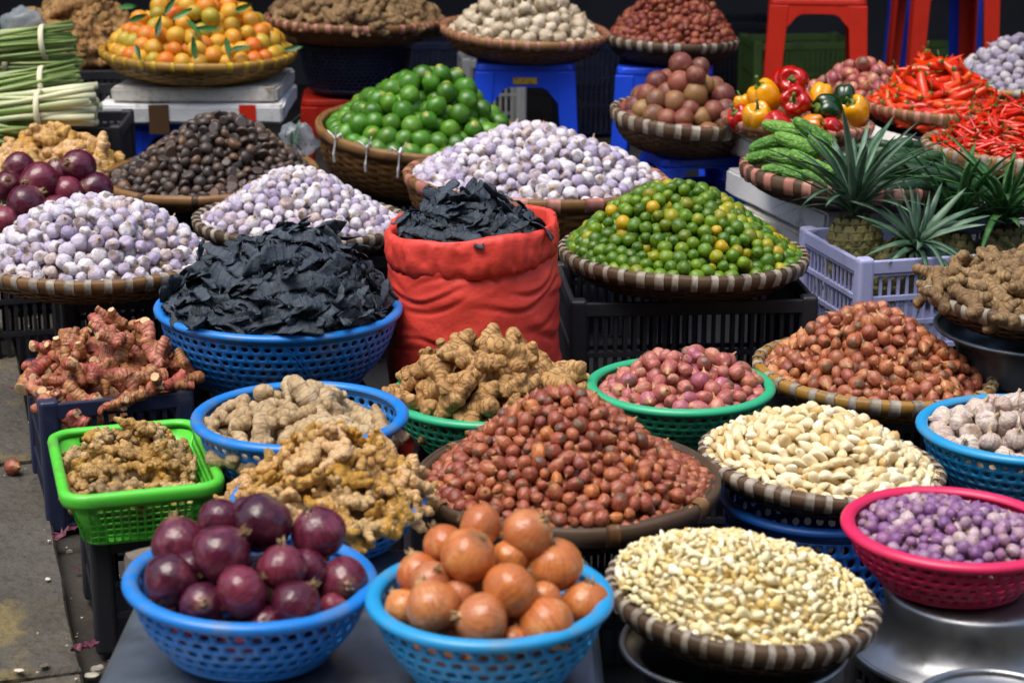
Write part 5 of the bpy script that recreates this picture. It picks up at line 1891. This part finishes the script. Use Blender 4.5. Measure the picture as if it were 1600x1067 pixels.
# ------------------------------------------------------------------ large onions and peppers, one by one
_on = {}


def onion(hp, px, py, rpx, label, group, m, seed, name, axis=None, lift=0.0):
    p = hp.M @ hp.hit(px, py, lift)
    D = p.y * CP + (CAM_Z - p.z) * SP
    p = at(px, py, D)
    r = rpx * 1.05 * D / FPX
    r_ = rr(seed)
    if axis is None:
        axis = (r_.uniform(-1, 1), r_.uniform(-1, .3), r_.uniform(-.4, .9))
    Rm = Vector(axis).to_track_quat('Z', 'Y').to_matrix().to_4x4() @ Matrix.Rotation(r_.uniform(0, 6.28), 4, 'Z')
    Mw = Matrix.Translation(p) @ Rm @ Matrix.Scale(r, 4)
    root = thing(name, label, 'onion', Mw, group)
    v = seed % 6
    k = (m, v)
    if k not in _on:
        V, F = g_bulb(v + 3, False, elong=[.9, .98, .86, .94, 1.0, .9][v], neck=.14, neckw=.16, amp=.05)
        a = mk_mesh('bulb', V, F, m)
        t = MB()
        q = rr(v)
        for j in range(9):
            an = q.uniform(0, 6.28)
            ex = q.uniform(.02, .14)
            z0 = .93
            t.tube([(.1 * math.cos(an), .1 * math.sin(an), z0), ((.09 + ex * .4) * math.cos(an + .3), (.09 + ex * .4) * math.sin(an + .3), z0 + .12), ((.05 + ex) * math.cos(an + .7), (.05 + ex) * math.sin(an + .7), z0 + q.uniform(.16, .34))], [.06, .045, .012], 5)
        b = t.mesh('neck', 'onion_root', smooth=True)
        t = MB()
        for j in range(14):
            an = q.uniform(0, 6.28)
            rr0 = q.uniform(0, .1)
            t.tube([(rr0 * math.cos(an), rr0 * math.sin(an), -.84), (rr0 * 1.6 * math.cos(an), rr0 * 1.6 * math.sin(an), -.95), (q.uniform(.05, .2) * math.cos(an), q.uniform(.05, .2) * math.sin(an), -q.uniform(.94, 1.04))], [.018, .012, .006], 4)
        c = t.mesh('root_tuft', 'onion_root', smooth=True)
        _on[k] = (a, b, c)
    a, b, c = _on[k]
    bo = link('bulb', a, root)
    link('neck', b, bo)
    link('root_tuft', c, bo)
    return root


hpA = Heap(MA, rA * .86, .082, 1.7, base=-.005, bumps=0)
low = Heap(MA, rA * .74, .035, 1.8, base=-.045, bumps=0)
pile_from = len(PILES)
gA = 'red onions in the near blue colander'
for i, (x, y, r, lab, ax) in enumerate([
        (410, 817, 45, 'very dark red onion at the top middle of the near blue colander', (-.4, -.2, -.6)),
        (497, 832, 43, 'glossy dark red onion at the top right of the near blue colander', (-.3, -.2, .9)),
        (347, 866, 47, 'big lighter reddish onion in the centre left of the near colander', (.7, .1, .7)),
        (280, 850, 42, 'red onion with a tufted top at the upper left of the colander', (-.2, .3, .95)),
        (268, 907, 43, 'near-black red onion against the left rim of the blue colander', (-.6, -.4, -.6)),
        (378, 924, 42, 'pinkish red onion in the front middle of the near colander', (-.8, -.3, -.5)),
        (316, 943, 33, 'small dark red onion low at the front left of the colander', (.2, -.8, .4)),
        (441, 886, 38, 'shadowed red onion with pale neck in the centre of the colander', (0, .1, 1)),
        (463, 946, 41, 'red onion with a short pale tail at the front right rim', (.6, .2, .7)),
        (536, 908, 38, 'maroon onion against the right rim of the near blue colander', (.3, -.9, .2)),
        (345, 812, 34, 'greyish red onion behind the top of the near colander', (.2, .8, .4)),
        (388, 800, 27, 'dull pink onion peeping out behind the very dark one', (0, .6, .4)),
        (520, 948, 22, 'small purple onion wedged at the right front rim', (.8, -.3, .3)),
        (415, 975, 28, 'reddish onion sunk low behind the front rim', (.1, -.6, .5)),
        (480, 890, 34, 'dark onion in shade below the glossy one', (.6, .5, .3)),
        (300, 890, 30, 'dark onion in shade behind the near-black one', (.3, .7, .3))]):
    onion(hpA, x, y, r, lab, gA, 'red_onion_skin', i * 5 + 1, 'red_onion', ax, 0 if i < 11 else -.02)
hpB = Heap(MB_, rB * .84, .085, 1.6, base=-.005, bumps=0)
gB = 'brown onions in the light blue colander'
for i, (x, y, r, lab, ax) in enumerate([
        (750, 822, 35, 'dull copper brown onion at the very top of the heap', (.9, -.2, -.3)),
        (732, 869, 44, 'bright orange glossy brown onion near the top', (-.5, .2, -.8)),
        (824, 834, 39, 'pale tan brown onion with a dry neck at the top right', (.7, -.3, .8)),
        (866, 882, 44, 'peach brown onion with a torn root in the upper right', (.0, .2, -1)),
        (692, 848, 31, 'pinkish brown onion at the upper left of the heap', (-.5, .1, .9)),
        (655, 898, 35, 'brown onion with a curled dry wisp at the left', (-.4, .3, .9)),
        (675, 908, 33, 'patchy white and orange brown onion at the left', (.3, -.5, .9)),
        (676, 948, 43, 'big rosy brown onion at the front left', (-.4, .4, .8)),
        (630, 948, 28, 'pale onion squeezed against the left rim', (-.5, .4, .6)),
        (798, 922, 44, 'rosy onion with a dry root ring in the centre', (-.7, -.4, -.5)),
        (752, 969, 42, 'orange brown onion at the front middle', (-.8, -.3, .3)),
        (856, 976, 42, 'shiny brown onion at the front right', (.5, -.6, -.4)),
        (916, 941, 37, 'copper onion with neck up against the right rim', (.1, -.1, 1)),
        (796, 872, 30, 'brown onion half hidden behind the orange one', (.2, .6, .5)),
        (803, 1000, 22, 'brown onion sunk deep behind the front rim', (.1, .3, .5)),
        (718, 930, 26, 'dark brown onion in the shaded gap at the left', (.2, .5, .2)),
        (850, 935, 28, 'dark brown onion in the shaded gap at the right', (.2, .5, .2))]):
    onion(hpB, x, y, r, lab + ' of the light blue colander' if len(lab.split()) < 11 else lab, gB, 'brown_onion_skin', i * 7 + 2, 'brown_onion', ax, 0 if i < 13 else -.025)
hpG = Heap(MGG, rGG * .98, HT(345, 240, 4.6, .045), 1.5, base=.0, bumps=0)
gG = 'red onions at the left edge'
for i, (x, y, r, lab) in enumerate([
        (62, 284, 30, 'large red onion at the top of the left edge heap'), (122, 262, 28, 'red onion beside the ginger, highest on the right of its heap'),
        (12, 291, 24, 'red onion cut by the left edge, upper one'), (105, 300, 24, 'smallish red onion in the middle of the left edge heap'),
        (148, 297, 28, 'red onion furthest right in the left edge heap'), (42, 319, 30, 'red onion with frayed top in the front of the left heap'),
        (88, 330, 24, 'red onion low in the left heap touching the purple garlic'), (8, 346, 24, 'red onion cut by the left edge, lower one'),
        (60, 352, 26, 'dark red onion lowest in the left edge heap'), (30, 262, 24, 'red onion hidden behind the top of the left heap'), (90, 270, 22, 'red onion in shade between the two top ones')]):
    onion(hpG, x, y, r, lab, gG, 'red_onion_skin', i * 3 + 4, 'red_onion', None, 0 if i < 9 else -.02)
# brown and red onions have a bed of others under them
for (M, rad, m, lab, gr, nm) in ((MA, rA, 'red_onion_skin', 'red onion lying at the bottom of the near blue colander', gA, 'red_onion'), (MB_, rB, 'brown_onion_skin', 'brown onion lying at the bottom of the light blue colander', gB, 'brown_onion')):
    for k in range(10):
        a = k * PI / 3.5 + .3
        q_ = .55 if k < 7 else .15
        Mw = M @ Matrix.Translation((math.cos(a) * rad * q_, math.sin(a) * rad * q_, -.042 if k < 7 else -.01)) @ rand_rot(rr(k)).to_4x4() @ Matrix.Scale(.036, 4)
        o = link(nm, _on[(m, k % 3)][0] if (m, k % 3) in _on else list(_on.values())[0][0])
        o.matrix_world = Mw
        tag(o, lab, 'onion', gr)

# bitter melons
mel = [mk_mesh('bitter_melon', *g_melon(s + 1, False), 'bitter_melon_skin') for s in range(5)]
for i, (x, y, an, hl, lab) in enumerate([
        (1228, 203, -12, .060, 'topmost bitter melon just under the red peppers'), (1272, 208, -35, .058, 'bitter melon at the top right beside the tall pineapple crown'),
        (1205, 222, 20, .056, 'bitter melon sloping at the upper left of the melon heap'), (1248, 226, -24, .062, 'bitter melon across the middle of the melon heap'),
        (1290, 236, -45, .056, 'bitter melon half hidden by the tall pineapple crown'), (1200, 243, 12, .058, 'bitter melon lying at the left tray rim'),
        (1236, 248, -16, .062, 'bitter melon in the lower middle of the melon heap'), (1268, 258, -30, .058, 'bitter melon low beside the pineapple leaves'),
        (1226, 268, -8, .054, 'pale bitter melon lowest against the front tray rim'), (1258, 280, -22, .056, 'bitter melon lowest right against the front tray rim'),
        (1282, 285, -30, .05, 'bitter melon wedged at the front rim under the pineapple crown')]):
    p = hpZ.M @ hpZ.hit(x, y)
    dx = Vector((math.cos(R_(an)), -.3 + .12 * (i % 3), math.sin(R_(an)) * .8)).normalized()
    nz = Vector((0, -.4, 1))
    nz = (nz - dx * dx.dot(nz)).normalized()
    o = link('bitter_melon', mel[i % 5])
    o.matrix_world = Matrix.Translation(p) @ Matrix((dx, nz.cross(dx), nz)).transposed().to_4x4() @ Matrix.Rotation(i * 1.9, 4, 'X') @ Matrix.Diagonal((hl, hl * 1.1, hl * 1.1, 1))
    tag(o, lab, 'bitter melon', 'bitter melons on the tray')

# bell peppers
_pp = {}


def pepper(px, py, rpx, m, label, axis, seed):
    p = hpX.M @ hpX.hit(px, py)
    D = p.y * CP + (CAM_Z - p.z) * SP
    r = rpx * D / FPX
    r_ = rr(seed)
    Mw = Matrix.Translation(p) @ Vector(axis).to_track_quat('Z', 'Y').to_matrix().to_4x4() @ Matrix.Rotation(r_.uniform(0, 6.28), 4, 'Z') @ Matrix.Scale(r, 4)
    root = thing('bell_pepper', label, 'bell pepper', Mw, 'bell peppers on the small tray')
    k = (m, seed % 4)
    if k not in _pp:
        n, seg = 22, 48
        nl = 4 if seed % 2 else 3
        pr = []
        for i in range(n + 1):
            t = i / n
            a = PI * t
            rad = math.sin(a) ** .62 * (.86 + .16 * t)
            z = -math.cos(a) * (1.08 if seed % 4 < 2 else .9)
            if t > .88:
                z -= (t - .88) / .12 * .30
            if t < .1:
                z += (.1 - t) / .1 * .14
            pr.append((0 if i in (0, n) else rad, z))
        ph = r_.uniform(0, 6)

        def fn(x, y, z):
            a = math.atan2(y, x)
            w = 1 - .17 * (1 - abs(math.cos(nl * a / 2 + ph)) ** .6) * (1 if z > -.6 else .8)
            return (x * w, y * w, z + .06 * math.cos(nl * a + ph * 2) * (1 if z > .4 else 0))
        V, F = lathe(pr, seg, fn=fn)
        body = mk_mesh('body', lump(V, seed, .07), F, m)
        s = MB()
        s.tube([(0, 0, .72), (0, 0, .8), (.02, 0, .84)], [.36, .3, .14], 10)
        s.tube([(0.01, 0, .8), (.05, .02, 1.0), (.14, .05, 1.2), (.26, .1, 1.36)], [.13, .095, .085, .11], 8)
        _pp[k] = (body, s.mesh('stem', 'green_stem', smooth=True))
    link('body', _pp[k][0], root)
    link('stem', _pp[k][1], root)


hpX = Heap(MX, rX * .90, HT(190, 112, 4.95, .04), 1.6, base=.01, bumps=0)
for i, (x, y, r, m, lab, ax) in enumerate([
        (1238, 128, 27, 'red_pepper', 'red bell pepper at the very top with its stem facing out', (-.2, -.9, .3)),
        (1244, 160, 28, 'red_pepper', 'red bell pepper just under the topmost one', (-.3, -.85, .3)),
        (1196, 152, 28, 'yellow_pepper', 'large yellow bell pepper standing upright at the top left', (-.5, -.1, .9)),
        (1158, 186, 22, 'red_pepper', 'small red bell pepper at the left end of the tray', (-.7, -.3, .7)),
        (1184, 187, 26, 'yellow_pepper', 'yellow bell pepper at the front left with its stem up', (-.1, -.5, .8)),
        (1215, 197, 24, 'red_pepper', 'red bell pepper at the front beside the bitter melons', (.5, .4, -.4)),
        (1336, 174, 25, 'yellow_pepper', 'yellow bell pepper at the right end of the tray', (-.5, -.4, .8)),
        (1292, 172, 27, 'green_pepper', 'dark green bell pepper between the yellow ones', (-.8, -.4, .2)),
        (1282, 150, 19, 'yellow_pepper', 'yellow bell pepper behind the dark green one', (.2, .5, .6)),
        (1270, 194, 17, 'orange_pepper', 'small orange bell pepper in front of the dark green one', (.7, -.5, .1)),
        (1160, 163, 16, 'yellow_pepper', 'small yellow bell pepper behind the left end', (-.3, .2, .9)),
        (1222, 130, 22, 'red_pepper', 'red bell pepper hidden behind the topmost one', (0, .8, .4)),
        (1320, 152, 18, 'green_pepper', 'small dark green bell pepper behind the right yellow one', (.1, .4, .8)),
        (1300, 200, 17, 'red_pepper', 'red bell pepper low behind the pineapple leaves', (.4, .3, -.4))]):
    pepper(x, y, r, m, lab, ax, i)

# leaves among the oranges
lv = [mk_mesh('fruit_leaf', *g_leaf(s), 'fruit_leaf') for s in range(3)]
for i, (x, y, an) in enumerate([(287, 30, 30), (302, 48, -60), (222, 30, 10), (250, 48, 80), (322, 52, 200), (310, 78, 95), (358, 78, -80), (375, 82, 10), (222, 88, -60), (380, 15, 20), (455, 80, 10), (205, 18, -20), (268, 14, 60)]):
    p = hpAA.M @ hpAA.hit(x, y, .03)
    o = link('leaf', lv[i % 3])
    nz = Vector((.35 * math.sin(i * 2.1), -.85, .45 + .25 * math.cos(i * 1.7))).normalized()
    dx = Vector((math.cos(R_(an)), .2, math.sin(R_(an))))
    dx = (dx - nz * dx.dot(nz)).normalized()
    p = p + nz * .022
    o.matrix_world = Matrix.Translation(p) @ Matrix((dx, nz.cross(dx), nz)).transposed().to_4x4() @ Matrix.Scale(.034, 4)
    tag(o, 'glossy dark green leaf among the oranges', 'leaf', 'leaves among the oranges')

# ------------------------------------------------------------------ lemongrass
stk = []
for s in range(4):
    for m in ('lemongrass_white', 'lemongrass_green'):
        r_ = rr(s)
        t = MB().tube([(.0, 0, -1), (.006 * r_.uniform(-1, 1), .01, -.4), (.01 * r_.uniform(-1, 1), 0, .2), (0, 0, .7), (0, 0, 1)], [.010, .014, .018, .026, .023], 7)
        # unit half-length 1; thickness relative to .30 m half-length
        stk.append(t.mesh('stalk', m, smooth=True))


def bundle(pl, pr_, n, rad, label, white_right, tie, seed):
    d = (pr_ - pl)
    L = d.length / 2
    c = (pl + pr_) / 2
    Z = d.normalized() * (1 if white_right else -1)
    Rm = Z.to_track_quat('Z', 'Y').to_matrix().to_4x4()
    M = Matrix.Translation(c) @ Rm
    root = thing('lemongrass_bundle', label, 'lemongrass', M, 'lemongrass bundles at the left edge')
    r_ = rr(seed)
    for k in range(n):
        q = math.sqrt((k + .5) / n) * rad
        a = k * 2.39996
        fan = r_.uniform(-.02, .02)
        off = Matrix.Translation((q * math.cos(a), q * math.sin(a), r_.uniform(-.03, .03) * L))
        rot = Euler((math.sin(a) * q * -.9 / L * .7 + r_.gauss(0, .012), math.cos(a) * q * .9 / L * .7 + r_.gauss(0, .012), r_.uniform(0, 6))).to_matrix().to_4x4()
        me = stk[(r_.randrange(4)) * 2 + (0 if r_.random() < .75 else 1)]
        o = link('stalk', me, root, off @ rot)
        o.scale = (.42 * r_.uniform(.75, 1.2), .42 * r_.uniform(.75, 1.2), L)
    V, F = lathe([(rad * 1.12 + .005 * math.cos(t), .008 * math.sin(t)) for t in [2 * PI * k / 8 for k in range(9)]], 36)
    z = (tie - .5) * 2 * L * (1 if white_right else -1)
    link('tie_band', mk_mesh('tie_band', V, F, 'rubber_band'), root, Matrix.Translation((0, 0, z)))


for i, (x0, y0, x1, y1, D, rad, n, wr, tie, lab) in enumerate([
        (-150, 88, 118, 62, 5.45, .042, 26, False, .82, 'topmost lemongrass bundle with green cut ends'),
        (-160, 112, 126, 108, 5.55, .03, 16, False, .6, 'thin lemongrass bundle second from the top of the stack'),
        (-150, 158, 124, 128, 5.35, .046, 28, False, .80, 'lemongrass bundle with pale roots at the left, third from top'),
        (-140, 180, 150, 168, 5.25, .046, 26, True, .70, 'lemongrass bundle with white stalk ends facing right'),
        (-150, 212, 60, 222, 5.2, .042, 22, False, .5, 'lowest lemongrass bundle just above the ginger')]):
    bundle(at(x0, y0, D), at(x1, y1, D), n, rad, lab, wr, tie, i)
q = at(20, 200, 5.5)
stand('black crate holding up the lemongrass bundles', at(60, 200, 5.5).x, 5.42, .42, .52, .3, 4)
stand('tall black crate with slots behind the lemongrass', at(165, 180, 5.9).x, 6.0, .46, .34, .3, 4)

# ------------------------------------------------------------------ pineapples
def leafmesh(seed, m):
    r_ = rr(seed)
    n = 9
    V, F = [], []
    bend = r_.uniform(.15, .75)
    for i in range(n + 1):
        s = i / n
        w = .038 * (1 - s) ** .55 * (.8 + .4 * math.sin(s * 2.2)) + .002
        a = bend * s * 1.6
        z = s * math.cos(a * .55)
        x = s * math.sin(a * .75)
        for v, dv in ((-1, .022), (0, 0), (1, .022)):
            V.append((x - dv * (1 - s), v * w, z))
        V.append((x + .008, 0, z))
    for i in range(n):
        b0, b1 = i * 4, i * 4 + 4
        F += [(b0, b0 + 1, b1 + 1, b1), (b0 + 1, b0 + 2, b1 + 2, b1 + 1), (b0 + 2, b0 + 3, b1 + 3, b1 + 2), (b0 + 3, b0, b1, b1 + 3)]
    return mk_mesh('crown_leaf', V, F, m)


PL = {m: [leafmesh(s, m) for s in range(5)] for m in ('pineapple_leaf', 'dark_pineapple_leaf')}
V, F = lathe([(.0, -.2), (.75, -.1), (1, .15), (.8, .5), (.35, .7), (.1, .95), (0, 1.1)], 6)
eye_me = mk_mesh('eye', V, F, 'pineapple_eye', smooth=False)


def pineapple(p, axis, r, h, label, nleaf, leaflen, m, seed, spread=1.0):
    """p: base of the crown, axis: from body to crown"""
    M = Matrix.Translation(p) @ Vector(axis).to_track_quat('Z', 'Y').to_matrix().to_4x4()
    root = thing('pineapple', label, 'pineapple', M, 'pineapples in the lavender crate')
    V, F = lathe([(0, -h), (r * .55, -h * .98), (r * .92, -h * .8), (r, -h * .5), (r * .95, -h * .2), (r * .6, -.01), (0, 0)], 24)
    link('body', mk_mesh('body', V, F, 'pineapple_flesh'), root)
    rows = 8
    for i in range(rows):
        t = .08 + .86 * i / (rows - 1)
        zz = -h * t
        rad = r * (.72 if i == 0 else 1.0 if 1 < i < rows - 1 else .9)
        k = 11
        for j in range(k):
            a = 2 * PI * (j + .5 * (i % 2)) / k
            e = link('eye', eye_me, root, Matrix.Translation((rad * math.cos(a) * .98, rad * math.sin(a) * .98, zz)) @ Vector((math.cos(a), math.sin(a), .15)).to_track_quat('Z', 'Y').to_matrix().to_4x4())
            s = 2 * PI * rad / k * .56
            e.scale = (s, s, s * .55)
    r_ = rr(seed)
    for k in range(nleaf):
        f = k / nleaf
        a = k * 2.39996
        el = R_(8 + 75 * f ** .8 * spread + r_.uniform(-8, 8))
        L = leaflen * (1 - .45 * abs(f - .35)) * r_.uniform(.75, 1.15)
        Mx = Matrix.Translation((0, 0, .012 * (1 - f))) @ Matrix.Rotation(a, 4, 'Z') @ Matrix.Rotation(el, 4, 'Y')
        o = link('crown_leaf', PL[m][r_.randrange(5)], root, Mx)
        o.scale = (L, L * 1.0 * min(1.6, .2 / L + .35), L)


pineapple(at(1335, 338, 4.27), (-.06, .05, 1), .056, .14, 'upright pineapple with a tall dark crown at the left of its crate', 46, .26, 'pineapple_leaf', 1, .5)
pineapple(at(1425, 388, 4.22), (.35, -.45, .75), .054, .13, 'pineapple with a pale spreading crown in front of its crate', 40, .16, 'pineapple_leaf', 2, 1.05)
pineapple(at(1490, 362, 4.45), (.1, .1, 1), .055, .14, 'pineapple with long narrow dark leaves behind the pale crown', 44, .26, 'dark_pineapple_leaf', 3, .7)
pineapple(at(1570, 352, 4.42), (-.05, .0, 1), .055, .14, 'pineapple whose leaves reach the right edge', 44, .25, 'dark_pineapple_leaf', 4, .72)

# ------------------------------------------------------------------ bits on the ground
def scrap(name, label, cat, p, size, m, seed, flat=.5, group=None):
    V, F = g_ball(seed, False, 1, .75, flat, amp=.35)
    o = link(name, mk_mesh(name, V, F, m))
    o.matrix_world = Matrix.Translation(p + Vector((0, 0, size * flat * .8))) @ Matrix.Rotation(seed * 1.3, 4, 'Z') @ Matrix.Scale(size, 4)
    return tag(o, label, cat, group)


p = at_z(20, 740, .03)
V, F = g_shallot(4, False)
o = link('fallen_shallot', mk_mesh('fallen_shallot', V, F, 'copper_shallot_skin'))
o.matrix_world = Matrix.Translation(p + Vector((0, 0, .014))) @ Euler((1.3, .2, .8)).to_matrix().to_4x4() @ Matrix.Scale(.0165, 4)
tag(o, 'single orange shallot lying on the paving slab', 'shallot')


def peel(p, size, seed, label, m='peel_scrap', group=None, yaw=0):
    V, F = g_leaf(seed, w=.4, curl=.6)
    V = [tuple(Vector(v) + Vector((mnoise.noise(Vector(v) * 3 + Vector((seed, 0, 0))) * .3, mnoise.noise(Vector(v) * 3 + Vector((0, seed, 0))) * .3, abs(mnoise.noise(Vector(v) * 3 + Vector((0, 0, seed)))) * .7))) for v in V]
    o = link('onion_peel', mk_mesh('onion_peel', V, F, m))
    o.matrix_world = Matrix.Translation(p + Vector((0, 0, .006))) @ Euler((.2, -.1, yaw)).to_matrix().to_4x4() @ Matrix.Scale(size, 4)
    solid(o, .02)
    tag(o, label, 'peel', group)


peel(at_z(135, 1025, .032), .028, 1, 'purple onion peel in the slab joint at the bottom', yaw=-.4)
peel(at_z(98, 802, .012), .03, 2, 'purple onion peel between kerb and green basket, upper one', yaw=1.2)
peel(at_z(103, 845, .012), .03, 3, 'purple onion peel between kerb and green basket, lower one', yaw=.4)
peel(at_z(15, 533, .03), .03, 4, 'dark red peel on the far paving slab', yaw=.3)
scrap('garlic_scrap', 'pale garlic clove scrap beside the purple peel', 'scrap', at_z(152, 1048, .0), .011, 'pale_scrap', 3)
scrap('garlic_scrap', 'white skin scrap below the purple peel', 'scrap', at_z(143, 1056, .0), .012, 'pale_scrap', 5, .2)
for i, (x, y, sz, m, lab) in enumerate([(18, 608, .016, 'peel_scrap', 'small purple scrap on the slab near the far joint'), (48, 660, .010, 'pale_scrap', 'pale crumb on the second slab'), (75, 905, .010, 'pale_scrap', 'pale crumb in the middle of the near slab'),
        (175, 985, .014, 'pale_scrap', 'whitish skin flake in the gutter beside the bench'), (160, 905, .012, 'copper_shallot_skin', 'brown skin flake in the gutter by the slab edge'), (30, 1048, .012, 'pale_scrap', 'white flake in the lower slab joint'),
        (70, 1040, .014, 'rough_stone', 'brown flake in the lower slab joint'), (120, 890, .010, 'peel_scrap', 'tiny purple flake at the slab edge')]):
    scrap('skin_flake', lab, 'scrap', at_z(x, y, .032 if x < 110 else 0), sz * .6, m, i + 2, .22)
r_ = rr(9)
V, F = [], []
dm = MB()
for k in range(420):
    a, bb = r_.uniform(-1.6, .28) if k % 3 == 0 else r_.uniform(-.03, .22), r_.uniform(-.6, 2.4)
    p = K0 + KX * a + KD * bb
    s = r_.uniform(.0012, .004) * (1.6 if r_.random() < .08 else 1)
    z = .031 if a < -.02 else -.011
    t = r_.uniform(0, 6)
    q = [(p.x + s * math.cos(t + j * 2.1) * r_.uniform(.6, 1.3), p.y + s * math.sin(t + j * 2.1) * r_.uniform(.6, 1.3)) for j in range(3)]
    dm.prism([(x, y, z) for x, y in q], [(x, y, z + s * .8) for x, y in q])
o = link('litter', dm.mesh('litter', 'pale_scrap'))
tag(o, 'tiny crumbs and dust on the slabs and gutter', 'litter', kind='stuff')
V, F = g_ball(2, False, 1, .6, .8, amp=.3)
o = link('rubble_block', mk_mesh('rubble_block', [(max(-.8, min(.8, x)), max(-.5, min(.5, y)), max(-.6, min(.6, z))) for x, y, z in V], F, 'rough_stone', smooth=False))
pb = at(238, 850, 2.62)
o.matrix_world = Matrix.Translation((pb.x, pb.y, .296)) @ Euler((0, 0, .5)).to_matrix().to_4x4() @ Matrix.Scale(.045, 4)
tag(o, 'pale chipped stone block behind the red onion colander', 'stone')
# bags at the left and beside the nuts
def bag(p, sx, sy, sz, seed, label):
    V, F = g_ball(seed, False, sx, sy, sz, amp=.0)
    V = [tuple(Vector(v) * (1 + .35 * mnoise.noise(Vector(v) * (3.0 / sx) + Vector((seed, 0, 0))))) for v in V]
    o = link('plastic_bag', mk_mesh('plastic_bag', V, F, 'clear_plastic'))
    o.matrix_world = Matrix.Translation(p)
    tag(o, label, 'plastic bag')


bag(at(35, 42, 5.6), .065, .04, .05, 2, 'crumpled clear plastic bag on the lemongrass')
bag(at(463, 222, 5.3), .055, .04, .05, 4, 'clear plastic bag of green tips beside the nuts')
for i, (x, y, an, L) in enumerate([(446, 215, .05, .075), (462, 225, .25, .06), (478, 228, .45, .055), (470, 235, .6, .05), (455, 235, -.1, .05)]):
    o = link('okra_tip', PL['pineapple_leaf'][i % 5])
    o.matrix_world = Matrix.Translation(at(x, y, 5.25)) @ Euler((0, an, 1.3 * i)).to_matrix().to_4x4() @ Matrix.Diagonal((L, L * 2.6, L * 1.15, 1))
    tag(o, 'pointed green leaf tip standing in the plastic bag beside the nuts', 'leaf', 'green tips in the plastic bag')
print('pieces', n_vis, n_all, 'objects', len(bpy.data.objects))
